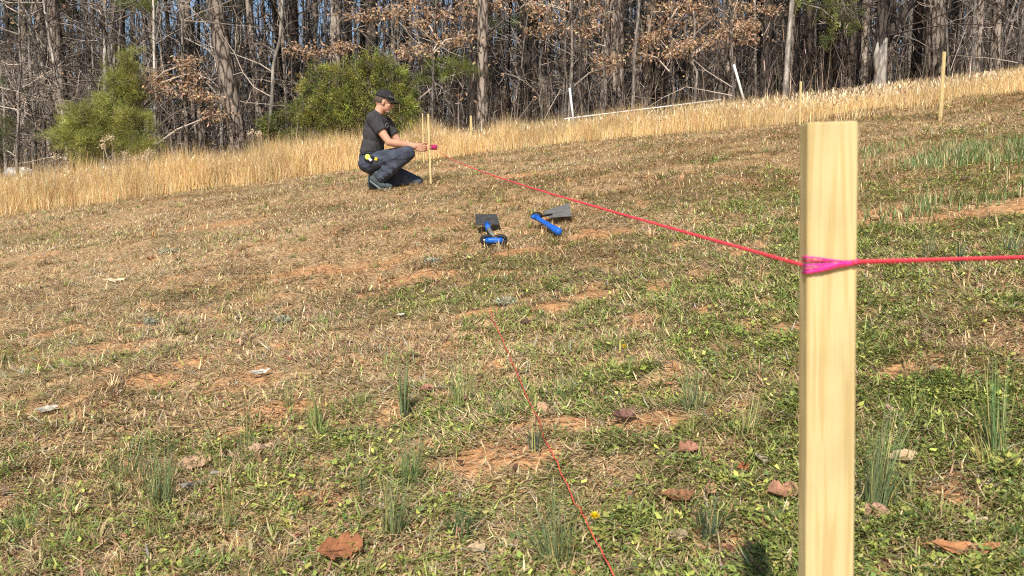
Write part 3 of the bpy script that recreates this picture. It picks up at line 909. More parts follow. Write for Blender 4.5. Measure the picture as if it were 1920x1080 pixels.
clump_tree('pine_sapling', 'green pine tuft hanging at the top edge above the brown leaves', 'tree', 290, 18,
    [(262, 6, 32, 12), (285, 12, 26, 12), (240, -8, 24, 12), (290, -20, 40, 16), (270, -50, 50, 22)], 'pine', .05, -80, 'pine_bark', 1.6, (.22, .26, .07))
clump_tree('cedar_tree', 'green cedar crown hanging between dark trunks near the right white post', 'tree', 1573, 17.6,
    [(1575, 35, 34, 20), (1545, 12, 30, 16), (1590, 12, 26, 16), (1565, 62, 26, 18), (1545, 80, 16, 12), (1500, 5, 26, 12), (1600, 45, 16, 14), (1560, -30, 50, 26)], 'cedar', .05, -60, 'dark_bark', .75, (.16, .18, .055))
clump_tree('cedar_tree', 'thin green cedar high behind the brown leaves in the middle', 'tree', 955, 20,
    [(955, 38, 26, 16), (925, 50, 16, 12), (985, 30, 16, 10), (950, -10, 30, 16)], 'cedar', .05, -20, 'dark_bark', .45, (.10, .13, .04))
OAKS = [
 (262, [(300, 145, 40, 18), (265, 155, 22, 9), (345, 140, 34, 16), (375, 165, 36, 16), (325, 168, 50, 14), (352, 118, 26, 8), (400, 215, 30, 10), (395, 185, 22, 8)], 'leafy young oak with tan dead leaves right of the young pine', 17.0, 120),
 (620, [(545, 92, 22, 8), (585, 98, 26, 8), (635, 92, 30, 8), (660, 30, 40, 10), (705, 25, 34, 9), (640, 88, 20, 6)], 'oak with tan dead leaves just above the rounded cedar', 17.8, -10),
 (815, [(765, 98, 26, 9), (800, 92, 36, 13), (835, 78, 36, 14), (860, 70, 22, 9), (790, 40, 34, 9), (740, 28, 26, 8), (805, 22, 28, 10), (770, 5, 28, 10)], 'oak with rusty dead leaves above the long pine bough', 17.4, -20),
 (905, [(870, 30, 26, 10), (910, 18, 36, 14), (935, 10, 24, 10), (885, 5, 26, 10), (1000, 14, 24, 10)], 'oak with rusty dead leaves at the top of the pale brown pine', 18.4, -30),
 (1060, [(1020, 28, 26, 14), (1045, 45, 32, 14), (1075, 60, 30, 14), (1020, 55, 24, 10), (1100, 52, 28, 10), (1060, 8, 36, 10), (1110, 25, 24, 10), (1130, 110, 16, 8), (1150, 120, 14, 10)], 'oak with rusty dead leaves above the left white post', 17.4, -10),
 (1260, [(1235, 22, 30, 14), (1265, 40, 36, 14), (1240, 65, 26, 10), (1300, 30, 30, 14), (1320, 10, 34, 12), (1285, 12, 28, 12), (1215, 78, 20, 12), (1205, 100, 16, 12), (1215, 70, 12, 8)], 'oak with thick brown dead leaves above the middle of the pipe frame', 17.8, -20),
 (1300, [(1275, 88, 30, 7), (1310, 82, 28, 7), (1335, 74, 24, 8), (1355, 60, 22, 8), (1385, 50, 28, 9), (1405, 44, 18, 8), (1260, 100, 18, 5), (1390, 10, 26, 9)], 'oak with orange brown dead leaves left of the leaning white post', 17.3, 20),
 (1415, [(1405, 45, 14, 8), (1440, 20, 16, 8), (1400, 75, 12, 6)], 'sparse oak with dead leaves right of the leaning white post', 18.0, -10),
]
for px, cl, lab, Y, top in OAKS:
    clump_tree('oak_tree', lab, 'tree', px, Y, cl, 'oak', .045, top, 'grey_bark', .78, None, 'leaves')

# ---- the many trees behind: one of each kind, then copies
KINDS = []
for h, r, bk in ((20, .16, 'pine_bark'), (21, .12, 'pine_bark'), (19, .19, 'pine_bark'), (20, .11, 'dark_bark'), (21, .15, 'dark_bark')):
    KINDS.append(('pine_tree', make_thing('pine_tree', pine(h, r, (rng.normal(0, .01), 0), 14, 1.2, True, bk), (0, 40, 0), 'x', 'tree')))
for h, r, f, lf, bk in ((13, .075, True, 0, 'grey_bark'), (11, .055, False, 0, 'grey_bark'), (12, .05, False, 0, 'pale_bark'), (10, .06, True, 500, 'grey_bark'), (14, .085, False, 0, 'dark_bark'), (12, .05, True, 0, 'dark_bark')):
    KINDS.append(('bare_tree', make_thing('bare_tree', bare(h, r, (rng.normal(0, .02), 0), 1.2, 26, lf, f, bk), (0, 40, 0), 'x', 'tree')))
for h, r, lf in ((4.5, .020, 0), (5.5, .025, 0), (3.5, .016, 120), (6, .03, 0)):
    KINDS.append(('sapling', make_thing('sapling', bare(h, r, (rng.normal(0, .05), 0), .4, 20, lf, False, 'grey_bark', 1), (0, 40, 0), 'x', 'tree')))
VL = ['tall pine with plated brown trunk standing deeper in the woods', 'tall slender brown pine standing deeper in the woods', 'tall stout brown pine standing deeper in the woods',
      'slender pine with nearly black trunk deeper in the woods', 'stout pine with nearly black trunk deeper in the woods',
      'forking grey bare tree deeper in the woods', 'single stemmed grey bare tree deeper in the woods', 'pale barked bare tree deeper in the woods', 'grey forking tree that keeps some brown leaves, deeper in the woods',
      'dark single stemmed bare tree deeper in the woods', 'dark forking bare tree deeper in the woods',
      'thin leafless sapling at the shady woods edge', 'taller leafless sapling at the shady woods edge', 'small sapling with a few brown leaves at the woods edge', 'tall thick stemmed leafless sapling at the woods edge']
for (kn, ko), vl in zip(KINDS, VL): ko['label'] = vl
LAB = {'pine_tree': ('tall straight pine trunk standing among many deeper in the woods', 'pines deeper in the woods'),
       'bare_tree': ('leafless grey tree standing among many deeper in the woods', 'bare trees deeper in the woods'),
       'sapling': ('thin leafless sapling in the shade of the woods edge', 'saplings in the woods')}
ZONES = [(90, 'at the far left edge'), (300, 'behind the young pine'), (480, 'near the thick leaning pine'), (770, 'behind the dark cedars'),
         (900, 'behind the long pine bough'), (1060, 'left of the left white post'), (1230, 'behind the left half of the pipe frame'),
         (1400, 'behind the right half of the pipe frame'), (1530, 'behind the far thin stake'), (1620, 'below the hanging cedar crown'),
         (1720, 'behind the forked tree'), (1800, 'behind the tall right stake'), (1e9, 'at the right edge')]
SV = ['plated brown pine', 'slender brown pine', 'stout brown pine', 'slender black pine', 'stout black pine', 'forking grey bare tree', 'straight grey bare tree',
      'pale barked bare tree', 'grey tree with brown leaves', 'dark straight bare tree', 'dark forking bare tree', 'thin leafless sapling', 'taller leafless sapling', 'small brown leaved sapling', 'thick stemmed sapling']
SHORT = {ko.name: sv for (kn, ko), sv in zip(KINDS, SV)}
used = set()
def scatter(kind, n, y0, y1, pw=1.0):
    ks = [k for k in KINDS if k[0] == kind]
    cells = rng.permutation(n)
    for i in range(n):
        Y = y0 + (y1 - y0) * rng.random() ** pw
        t = (cells[i] + rng.random()) / n * 2 - 1
        x = t * (Y * .68 + 1.0)
        k = ks[rng.integers(len(ks))][1]
        o = k if k.name not in used else copy_tree(k)
        used.add(k.name)
        o.location = (x, Y, float(H(x, Y)) - .05)
        s = rng.uniform(.85, 1.2)
        o.rotation_euler = (rng.normal(0, .012), rng.normal(0, .015), rng.uniform(0, 6.28))
        o.scale = (s, s, s)
        px = 960 + x / Y * F
        zn = next(z for a, z in ZONES if px < a)
        dp = 'front rank' if Y < 26 else ('middle rank' if Y < 38 else 'far rank')
        if kind == 'sapling': dp = 'front' if Y < 23 else 'back'
        tag(o, '%s, %s, %s' % (SHORT[k.name], dp, zn), 'tree', LAB[kind][1])
scatter('pine_tree', 80, 20, 58, .9)
scatter('bare_tree', 95, 18.2, 50, .9)
scatter('sapling', 85, 16.9, 34, 1.2)

def distant():
    mb = MB()
    n = 470
    for i in range(n):
        Y = rng.uniform(58, 105); x = rng.uniform(-1, 1) * (Y * .7 + 3)
        z = float(H(x, Y)); h = rng.uniform(14, 24); r = rng.uniform(.06, .20)
        p = np.array([(x, Y, z - .3), (x + rng.normal(0, .15), Y, z + h * .5), (x + rng.normal(0, .4), Y, z + h)])
        tube(mb, p, [r, r * .8, r * .3], 5, np.array([.17, .135, .115]) * rng.uniform(.3, 1.8), cap=False)  # trunk colour darkened to stand in for shade deep in the wood
    N = 150000
    Y = rng.uniform(50, 105, N); x = rng.uniform(-1, 1, N) * (Y * .7 + 3)
    hz = rng.random(N) ** 1.5 * 17
    thin = fbm(x, hz, .16, 3, 201)
    keep = (rng.random(N) < sstep(.22, .50, thin + .30 - .06 * np.maximum(hz - 7.0, 0)))
    Y, x, hz = Y[keep], x[keep], hz[keep]; N = len(x)
    blades(mb, np.stack([x, Y, H(x, Y) + hz], 1), rng.uniform(0, 6.28, N), rng.uniform(.6, 2.6, N), rng.uniform(.04, .11, N),
           rng.uniform(0, 1.0, N), rng.uniform(0, 1.4, N), vary((.115, .092, .078), N, .45))  # far twigs coloured dark, the shade between trunks is in the colour
    N = 26000
    Y = rng.uniform(55, 105, N); x = rng.uniform(-1, 1, N) * (Y * .7 + 3); hz = rng.uniform(.5, 22, N)
    keep = fbm(x, hz, .13, 3, 210) > .60
    Y, x, hz = Y[keep], x[keep], hz[keep]; N = len(x)
    d = rdir(N)
    leafquads(mb, np.stack([x, Y, H(x, Y) + hz], 1), d, perp(d), rng.uniform(.3, .8, N), rng.uniform(.12, .3, N), vary((.06, .075, .035), N, .35))
    o = mb.build('distant_woods', M['twig'], smooth=False)
    tag(o, 'far wood of close grey trunks and twigs behind the nearer trees', 'woods', kind='stuff')
    # undergrowth stems and fallen leaves at the woods edge
    mb = MB()
    N = 13000
    Y = 16.6 + 26 * rng.random(N) ** 1.4; x = rng.uniform(-1, 1, N) * (Y * .7 + 1)
    den = fbm(x, Y, .6, 3, 301)
    keep = rng.random(N) < sstep(.3, .6, den)
    Y, x = Y[keep], x[keep]; N = len(x)
    col = vary((.17, .125, .09), N, .6)
    blades(mb, np.stack([x, Y, H(x, Y) - .02], 1), rng.uniform(0, 6.28, N), rng.uniform(.3, 1.6, N), rng.uniform(.005, .014, N), np.abs(rng.normal(0, .14, N)), np.abs(rng.normal(.1, .3, N)), col)
    N = 22000
    Y = 16.6 + 22 * rng.random(N) ** 1.5; x = rng.uniform(-1, 1, N) * (Y * .7 + 1)
    hz = rng.random(N) ** 2 * 2.0
    blades(mb, np.stack([x, Y, H(x, Y) + hz], 1), rng.uniform(0, 6.28, N), rng.uniform(.2, .8, N), rng.uniform(.006, .012, N), rng.uniform(.2, 1.4, N), rng.uniform(.2, 1.8, N), vary((.17, .13, .10), N, .6))
    o = mb.build('undergrowth', M['twig'], smooth=False)
    tag(o, 'tangle of thin dead stems and twigs under the trees', 'undergrowth', kind='stuff')
distant()

# pale slab seen low among the stems at the far left
sb = MB()
c = P(38, 322, 19.5)
cz = float(H(c[0], c[1]))
ell(sb, (c[0], c[1], max(cz + .05, c[2] - .05)), (.42, .3, .16), nu=18, nv=10, fn=lambda V: V * (1 + .12 * np.sin(V[:, :1] * 7 + V[:, 1:2] * 5)))
tag(sb.build('pale_rock', M['stone'], loc=(c[0], c[1], cz)), 'pale rock among dark stems at the far left edge', 'rock')

# ------------------------------------------------------------------ stakes
def stake(base, height, w, t, label, rz=0, lean=(0, 0), point=True):
    o_mb = MB()
    boxm(o_mb, (0, 0, height / 2 - .05), (w, t, height + .1), bev=min(w, t) * .06)
    o = o_mb.build('wooden_stake', M['stake'], smooth=False)
    o.location = base
    o.rotation_euler = (lean[0], lean[1], rz)
    tag(o, label, 'stake', 'wooden layout stakes')
    return o

NEAR_Y = .632
tl = P(1515, 227, NEAR_Y); trp = P(1610, 225, NEAR_Y)
w_near = trp[0] - tl[0]
nb = np.array([(tl[0] + trp[0]) / 2, NEAR_Y + .0095, 0.0]); 
top_z = tl[2]
bl = P(1512, 1080, NEAR_Y); blr = P(1601, 1080, NEAR_Y)
lean_x = ((tl[0] + trp[0]) / 2 - (bl[0] + blr[0]) / 2) / (top_z - bl[2])
gz = float(H(nb[0], nb[1]))
nb[0] -= lean_x * (top_z - gz)
nb[2] = gz
stake(nb, top_z - gz, w_near, .019, 'large blurred pale wooden stake in the foreground tied with pink twine', 0, (0, math.atan(lean_x)))

MAN_Y = 9.1
sbase = G(808, 345)
MAN_Y = sbase[1]
hs = lambda base, top_px, top_py: P(top_px, top_py, base[1])[2] - base[2]
stake(sbase, hs(sbase, 803, 214), .022, .036, 'thin wooden stake held by the crouching man', R(0), (0, math.atan((P(803, 214, MAN_Y)[0] - sbase[0]) / .8)))
b2 = G(795, 307)
stake(b2, hs(b2, 792, 213), .022, .036, 'wooden stake just behind the one the man holds', 0, (0, -.02))
b3 = G(1763, 222)
stake(b3, hs(b3, 1766, 97), .038, .019, 'tall pale stake alone on the right slope', .3, (0, .02))
b4 = G(1499, 236)
stake(b4, hs(b4, 1500, 153), .028, .019, 'pale stake in the dry grass just above the foreground stake', .2)
b5 = np.array(base_at(883, 15.9))
stake(b5, P(883, 217, 15.9)[2] - b5[2], .04, .02, 'short pale stake sunk in the tall dry grass right of the man', .2)

# ------------------------------------------------------------------ twine
def twine(mb, pts, r=.0018, dens=.004, turns=90):
    """two strands twisted round each other along a path"""
    pts = np.asarray(pts, float)
    seg = np.linalg.norm(np.diff(pts, axis=0), axis=1); s = np.concatenate([[0], np.cumsum(seg)])
    n = min(2600, max(8, int(s[-1] / dens)))
    t = np.linspace(0, s[-1], n)
    Pn = np.stack([np.interp(t, s, pts[:, k]) for k in range(3)], 1)
    d = np.gradient(Pn, axis=0); d /= np.linalg.norm(d, axis=1)[:, None]
    a = np.cross(d, [0, 0, 1.0]); a /= np.linalg.norm(a, axis=1)[:, None]; b = np.cross(d, a)
    for ph in (0, np.pi):
        w = t * 6.28 / (r * 6.5) + ph
        off = (np.cos(w)[:, None] * a + np.sin(w)[:, None] * b) * r * .52
        tube(mb, Pn + off, r * .60, 6)

stake_c = lambda py: P(1560, py, NEAR_Y)
A = P(1506, 497, NEAR_Y + .01)
B = P(812, 276, MAN_Y - .03)
t = np.linspace(0, 1, 120)
line = A[None] * (1 - t[:, None]) + B[None] * t[:, None]
line[:, 2] -= 4 * .042 * t * (1 - t)
mb = MB(); twine(mb, line, .0018, .0024)
o = mb.build('string_line', M['twine'], loc=A); tag(o, 'taut red string from the foreground stake away to the man', 'string', 'red layout strings')
A2 = P(1600, 492, NEAR_Y - .004); B2 = P(2700, 460, 2.4)
mb = MB(); line = A2[None] * (1 - t[:, None]) + B2[None] * t[:, None]; twine(mb, line, .0021, .0024)
o = mb.build('string_line', M['twine'], loc=A2); tag(o, 'taut red string running from the foreground stake off to the right', 'string', 'red layout strings')
GP = [(920, 582), (925, 600), (937, 628), (950, 660), (967, 698), (990, 752), (1008, 800), (1030, 852), (1052, 900), (1080, 958), (1105, 1010), (1140, 1082), (1185, 1170)]
gp = []
for i, (a, b) in enumerate(GP):
    g = G(a, b); g[2] += -.001 + .021 * min(i, 9) / 9
    k_ = g - CAM
    gp.append(CAM + k_ * .985)
gp = np.array(gp); gs = np.linspace(0, len(gp) - 1, 160)
gp = np.stack([np.interp(gs, np.arange(len(gp)), gp[:, k]) for k in range(3)], 1)
gp[:, 2] += (fbm(gs, gs * 0, 3.0, 3, 9) - .5) * .016; gp[:, 0] += (fbm(gs, gs * 0 + 4, 2.0, 3, 10) - .5) * .008
mb = MB(); twine(mb, gp, .0015, .003)
o = mb.build('string_line', M['twine_dull'], loc=gp[-1]); tag(o, 'thin red string lying low through the grass toward the camera', 'string', 'red layout strings')

# the wraps of pink twine round the near stake
def wrap():
    mb = MB()
    Y0 = NEAR_Y - .0025; Yb = NEAR_Y + .0215
    for k, (y0, y1) in enumerate(((482, 492), (489, 490), (497, 493), (504, 491), (510, 489), (512, 495))):
        p = [P(1600, y1 - 4, Yb), P(1500, y0 - 2, Yb), P(1507.5, y0, NEAR_Y + .008), P(1513, y0, Y0), P(1540, y0 + (y1 - y0) * .25, Y0 - .001), P(1575, y0 + (y1 - y0) * .75, Y0 - .001), P(1606, y1, Y0), P(1611, y1, NEAR_Y + .008), P(1600, y1 - 4, Yb)]
        q_ = np.array(p); m_n = len(q_); tt_ = np.linspace(0, m_n - 1, 60)
        q_ = np.stack([np.interp(tt_, np.arange(m_n), q_[:, j]) for j in range(3)], 1) + rng.normal(0, .00008, (60, 3))
        tube(mb, q_, .0009 + .0002 * np.sin(tt_ * 30 + k), 6, ((.80, .06, .34), (.62, .03, .14), (.78, .05, .42), (.80, .08, .30), (.70, .04, .38), (.60, .03, .12))[k])
    o = mb.build('twine_wrap', M['twine_wrap'], loc=P(1560, 495, NEAR_Y))
    tag(o, 'bright pink twine wrapped round the foreground stake', 'string')
wrap()

# ------------------------------------------------------------------ white pipe frame beyond the grass
def pipes():
    Yp = 15.6
    b1 = P(1076, 226, 15.3); b2 = P(1397, 194, 15.3)
    root = empty('pipe_frame', b1)
    tag(root, 'white plastic pipe frame with two leaning posts in the dry grass', 'pipe frame')
    def seg(name, a, b, r=.024):
        m_ = MB(); tube(m_, [a - b1, (a + b) / 2 - b1, b - b1], r, 10); child(m_, name, M['pvc'], root)
    seg('post', P(1077, 240, 15.3), P(1068, 165, 15.3), .021)
    seg('post', P(1398, 200, 15.3), P(1376, 121, 15.3), .023)
    seg('rail', P(1058, 223, 15.35), P(1352, 187, 15.9), .014)
    seg('rail', P(1397, 191, 15.3), P(1300, 206, 14.7), .015)
pipes()

# ------------------------------------------------------------------ digging tools
def slab(mb, pts, th, col=(1, 1, 1)):
    """a convex plate from 4 corner points, given thickness th along its normal"""
    p = np.array(pts, float); c = p.mean(0)
    n = np.cross(p[1] - p[0], p[3] - p[0]); n /= np.linalg.norm(n)
    V = np.concatenate([p + n * th / 2, p - n * th / 2])
    Q = [(0, 1, 2, 3), (7, 6, 5, 4), (0, 4, 5, 1), (1, 5, 6, 2), (2, 6, 7, 3), (3, 7, 4, 0)]
    mb.add(V, Q, None, col)

def tools():
    g = G(926, 457); Yg = g[1]
    root = empty('digging_tool', g)
    tag(root, 'short digging tool with a dark square blade and blue cross grip', 'tool')
    q = lambda px, py, dy: P(px, py, Yg + dy) - g
    mb = MB(); slab(mb, [q(891, 402, .62), q(931, 402, .62), q(937, 420, .44), q(892, 422, .42)], .004)
    child(mb, 'blade', M['dark_steel'], root, False)
    mb = MB(); tube(mb, [q(914, 418, .45), q(917, 430, .26), q(925, 444, .07)], [.013, .012, .011], 10)
    child(mb, 'shaft', M['steel'], root)
    mb = MB(); tube(mb, [q(913, 420, .42), q(916, 429, .28)], [.0175, .0175], 10)
    child(mb, 'sleeve', M['blue_grip'], root)
    mb = MB()
    a = np.linspace(0, 2 * np.pi, 29)
    tube(mb, [q(926 + 22 * math.copysign(abs(math.cos(t)) ** .6, math.cos(t)), 450 + 7.5 * math.copysign(abs(math.sin(t)) ** .7, math.sin(t)), .0) for t in a], .012, 8)
    child(mb, 'grip_frame', M['black_rubber'], root)
    mb = MB(); tube(mb, [q(911, 451, -.012), q(917, 451, -.016), q(935, 451, -.016), q(942, 451, -.012)], [.0155, .0175, .0175, .0155], 14)
    child(mb, 'grip', M['blue_grip'], root)
    mb = MB(); ell(mb, q(908, 450, -.03), (.006, .006, .006), nu=10, nv=6); child(mb, 'rivet', M['white_plastic'], root)
    g = G(1046, 441); Yg = g[1]
    root = empty('hand_trowel', g)
    tag(root, 'hand trowel with a grey flat blade and bright blue handle', 'tool')
    q = lambda px, py, dy: P(px, py, Yg + dy) - g
    mb = MB(); slab(mb, [q(1018, 397, .50), q(1067, 381, .72), q(1071, 405, .42), q(1030, 408, .38)], .004)
    child(mb, 'blade', M['steel'], root, False)
    mb = MB(); tube(mb, [q(1010, 406, .36), q(1022, 404, .40), q(1036, 401, .42)], [.010, .007, .004], 8)
    child(mb, 'tang', M['black_rubber'], root)
    mb = MB(); ell(mb, q(1007, 405, .36), (.036, .022, .026), nu=18, nv=10)
    child(mb, 'collar', M['black_rubber'], root)
    mb = MB(); pts = [q(1004, 407, .32), q(1012, 412, .27), q(1025, 420, .17), q(1040, 430, .05), q(1047, 434, .0)]
    tube(mb, pts, [.018, .014, .0155, .020, .022], 14); capsule(mb, pts[-2], pts[-1], .019, .0225); ell(mb, pts[0], (.028, .018, .017), nu=16, nv=10)
    child(mb, 'handle', M['blue_grip'], root)
tools()

def over_tools():
    mb = MB()
    for (a, b, w_) in ((915, 422, 50), (926, 459, 44), (1045, 409, 50), (1030, 432, 50), (1003, 412, 30)):
        n = 26
        for i in range(n):
            g = G(a + rng.uniform(-.5, .5) * w_, b + rng.uniform(-2, 3))
            blades(mb, np.array([[g[0], g[1], float(HG(g[0], g[1]))]]), rng.uniform(0, 6.28, 1), rng.uniform(.04, .09, 1), rng.uniform(.002, .004, 1), rng.uniform(.1, .8, 1), rng.uniform(.3, 1.4, 1), vary((.55, .42, .23), 1, .3))
    o = mb.build('dry_grass_by_tools', M['thatch'])
    tag(o, 'loose dry blades standing round the two digging tools', 'grass', kind='stuff')
over_tools()

# ------------------------------------------------------------------ grass tufts, leaves, flowers and bits on the near ground
def tuft(px, py, hpx, wpx, n, label, col=(.14, .20, .10), lean=0.0, dry=.15, name='grass_tuft', cat='grass tuft', wmm=3.0, spread=.25):
    g = G(px, py); g[2] = float(HG(g[0], g[1])) - .004
    zc = g[1] * math.cos(PITCH) + (CAM[2] - g[2]) * math.sin(PITCH)
    h = 1.12 * hpx / F * zc; w = wpx / F * zc
    mb = MB()
    n = int(n * 1.25)
    az = rng.uniform(0, 6.28, n)
    r = rng.random(n) ** .6 * w * .26
    b = np.stack([np.cos(az) * r, np.sin(az) * r, np.zeros(n)], 1)
    az2 = az + rng.normal(0, .5, n)
    sp = np.arctan(w * .5 / h)
    l0 = np.abs(rng.normal(0, sp * .9, n)); l1 = l0 + rng.normal(spread * .6, spread * 1.1, n)
    # overall lean to the right or left
    c = vary(col, n, .32)
    c = np.where((rng.random(n) < dry)[:, None], vary((.50, .42, .16), n, .2), c)
    L = h * (.25 + .9 * rng.random(n) ** 1.2); W = rng.uniform(.6, 1.2, n) * wmm / 1000
    n = len(b); K = 6
    W = W * .55
    dcur = l0.copy(); bend = (l1 - l0) / K * 1.5 + rng.normal(0, .03, n)
    kink = np.where(rng.random(n) < .15, rng.integers(2, K, n), 99)
    pos = b.copy(); rows = []
    sdv = np.stack([np.cos(az2 + 1.57 + rng.normal(0, .5, n)), np.sin(az2 + 1.57), np.zeros(n)], 1)
    for i in range(K + 1):
        wv = (W * (1 - (i / K) ** 1.8) + .0003)[:, None]
        rows.append(pos - sdv * wv / 2); rows.append(pos + sdv * wv / 2)
        dd_ = np.stack([np.sin(dcur) * np.cos(az2), np.sin(dcur) * np.sin(az2), np.cos(dcur)], 1)
        dd_[:, 0] += lean * .6
        pos = pos + dd_ * (L / K)[:, None]
        dcur = np.minimum(dcur + bend * (.4 + i / K * 1.4) + np.where(kink == i, 1.0, 0), 2.3)
    V = np.stack(rows, 1).reshape(-1, 3); V[:, 2] = np.maximum(V[:, 2], .002)
    i0 = np.arange(n)[:, None] * (2 * K + 2)
    Q = np.concatenate([i0 + np.array([[2 * i, 2 * i + 1, 2 * i + 3, 2 * i + 2]]) for i in range(K)])
    mb.add(V, Q, None, np.repeat(c, 2 * K + 2, 0))
    o = mb.build(name, M['weed'], smooth=False)
    o.location = g
    tag(o, label, cat)
    return o

BL = (.185, .23, .105); GN = (.23, .29, .10); OL = (.26, .27, .11)
TUFTS = [
 (757, 780, 112, 24, 60, 'narrow upright blue green grass tuft left of the low red string', BL, 0, .05, 4, .08),
 (595, 806, 92, 44, 46, 'spiky green tuft above the pale curled bark, left of the narrow upright tuft', GN, -.15, .12, 3.5, .15),
 (540, 760, 60, 36, 26, 'small light green tuft just left of the spiky tuft', (.22, .30, .12), 0, .2, 3, .15),
 (865, 752, 105, 75, 60, 'loose green tuft just right of the narrow upright tuft', GN, 0, .25, 3, .25),
 (770, 905, 95, 70, 90, 'dense green tuft below the narrow upright tuft', (.19, .27, .10), .1, .15, 2.6, .3),
 (738, 1010, 130, 70, 70, 'tall loose green tuft near the bottom, left of the low string', BL, 0, .25, 3, .3),
 (1045, 1050, 130, 120, 120, 'wide grey green tuft beside the low string at the bottom', BL, -.15, .25, 3, .35),
 (1050, 742, 58, 90, 60, 'low spreading dark green tuft right of the low red string', BL, 0, .2, 2.6, .5),
 (945, 790, 60, 60, 44, 'small dark tuft left of the low string above the clay', BL, -.3, .2, 2.6, .4),
 (1003, 850, 70, 46, 50, 'dark grey green tuft crossed by the low red string', (.09, .13, .09), 0, .2, 3, .2),
 (1300, 770, 95, 80, 70, 'dark green tuft above the clay strip, left of the foreground stake', BL, .1, .2, 3, .35),
 (1400, 825, 85, 70, 60, 'thin green tuft above the pale star shaped leaf', OL, .2, .2, 2.6, .3),
 (1330, 1010, 80, 60, 110, 'matted dark grass clump below the curled brown leaf', (.09, .13, .08), .1, .2, 2.4, .7),
 (1640, 950, 185, 90, 110, 'big blue green clump right against the foreground stake', BL, .25, .12, 3.2, .25),
 (1868, 850, 160, 60, 60, 'tall slender green clump near the right edge', (.15, .23, .09), -.1, .15, 3.2, .18),
 (1845, 880, 90, 60, 36, 'yellowing drooping clump at the foot of the tall right clump', (.34, .36, .10), -.5, .6, 3.2, .9),
 (305, 960, 130, 70, 90, 'large dark green tuft left of the torn grey bark', BL, .05, .2, 3, .22),
 (430, 990, 120, 36, 22, 'few upright blades right of the large dark tuft', GN, 0, .15, 3.2, .12),
 (462, 850, 100, 50, 34, 'thin upright dark tuft above the pale curled bark', BL, 0, .2, 2.8, .15),
 (678, 935, 85, 24, 14, 'single sparse upright blades between the low tufts', BL, 0, .1, 3, .1),
 (240, 890, 130, 110, 40, 'sparse bluish blades at the lower left above the torn bark', BL, .2, .2, 2.6, .3),
 (1800, 500, 62, 24, 40, 'small dark upright tuft behind the right red string', (.09, .14, .09), 0, .1, 4.5, .12),
 (1740, 480, 60, 44, 40, 'low dark tuft behind the right string, nearer the stake', (.12, .17, .10), .2, .2, 4, .3),
 (1895, 470, 60, 60, 50, 'leaning dark tuft behind the right string at the right edge', (.12, .18, .11), .4, .2, 4, .3),
 (541, 440, 14, 20, 40, 'tiny green tuft alone on the brown slope at left', (.12, .18, .06), 0, .1, 5, .4),
 (488, 560, 36, 60, 60, 'small straw coloured tuft on the brown slope', (.42, .32, .18), 0, .7, 4, .4),
 (50, 1000, 60, 90, 90, 'low green grass clump at the lower left corner', GN, 0, .1, 3, .5),
 (870, 985, 46, 110, 160, 'dense dark green low clump left of the wide grey green tuft', (.08, .16, .06), 0, .05, 3.5, .6),
 (100, 935, 40, 120, 110, 'bright green low clump at the left edge', (.20, .29, .07), 0, .05, 3.5, .6),
 (1180, 300, 16, 60, 50, 'faint low tuft on the slope beyond the taut string', (.36, .34, .17), 0, .5, 6, .5),
]
for (px, py, hp, wp, n, lab, c, ln, dry, wm, sp) in TUFTS:
    tuft(px, py, hp, wp, n, lab, c, ln, dry, wmm=wm, spread=sp)

def oak_leaf_mesh(L, Wd, lobes=3, curl=.5, fold=.4, col=(.30, .15, .09), seed=0, wav=.02):
    r_ = np.random.default_rng(seed)
    n = 28; k = 4
    t = np.linspace(0, 1, n)
    if lobes:
        w = (.55 + .45 * np.abs(np.sin(np.pi * lobes * (t * .96 + .04))) ** .8) * np.sin(np.pi * t ** .75) ** .6
    else:
        w = np.sin(np.pi * t ** .85) ** .8
    w = w * Wd / 2 + .0012
    V = []
    for i in range(n):
        asym = 1 + r_.normal(0, .10)
        for j in range(-k, k + 1):
            s = j / k
            x = t[i] * L + abs(s) * w[i] * .45
            y = s * w[i] * (asym if s > 0 else 2 - asym)
            z = abs(s) ** 1.4 * w[i] * fold + curl * L * ((t[i] - .5) ** 2 - .1) + wav * L * math.sin(t[i] * 17 + s * 3 + seed)
            V.append((x - L / 2, y, z))
    m = 2 * k + 1
    Q = [(i * m + j, i * m + j + 1, (i + 1) * m + j + 1, (i + 1) * m + j) for i in range(n - 1) for j in range(m - 1)]
    V = np.array(V)
    V[:, 2] -= V[:, 2].min()
    mb = MB(); c = np.array(col)[None] * (1 + .3 * (r_.random((len(V), 1)) - .5))
    mb.add(V, Q, None, c)
    tube(mb, [(-L / 2 - L * .22, 0, curl * L * .2), (-L / 2, 0, V[k, 2]), (L * .1, 0, V[(n // 2) * m + k, 2] + .0006)], [.0009, .001, .0006], 5, np.array(col) * .8)
    return mb

def leaf(px, py, wpx, label, col, rz=0, lobes=3, asp=.6, curl=.5, fold=.3, tilt=0, cat='leaf', name='dead_leaf', lift=.012, roll=0):
    g = G(px, py)
    zc = g[1] * math.cos(PITCH) + (CAM[2] - g[2]) * math.sin(PITCH)
    L = wpx / F * zc
    mb = oak_leaf_mesh(L, L * asp, lobes, curl, fold, col, seed=int(px * 7 + py))
    o = mb.build(name, M['leaf_litter'])
    o.location = (g[0], g[1], float(HG(g[0], g[1])) + lift)
    o.rotation_euler = (R(22) * (1 - tilt) + roll, -math.atan(.125), R(rz))
    md = o.modifiers.new('thick', 'SOLIDIFY'); md.thickness = .0006
    tag(o, label, cat)
    return o

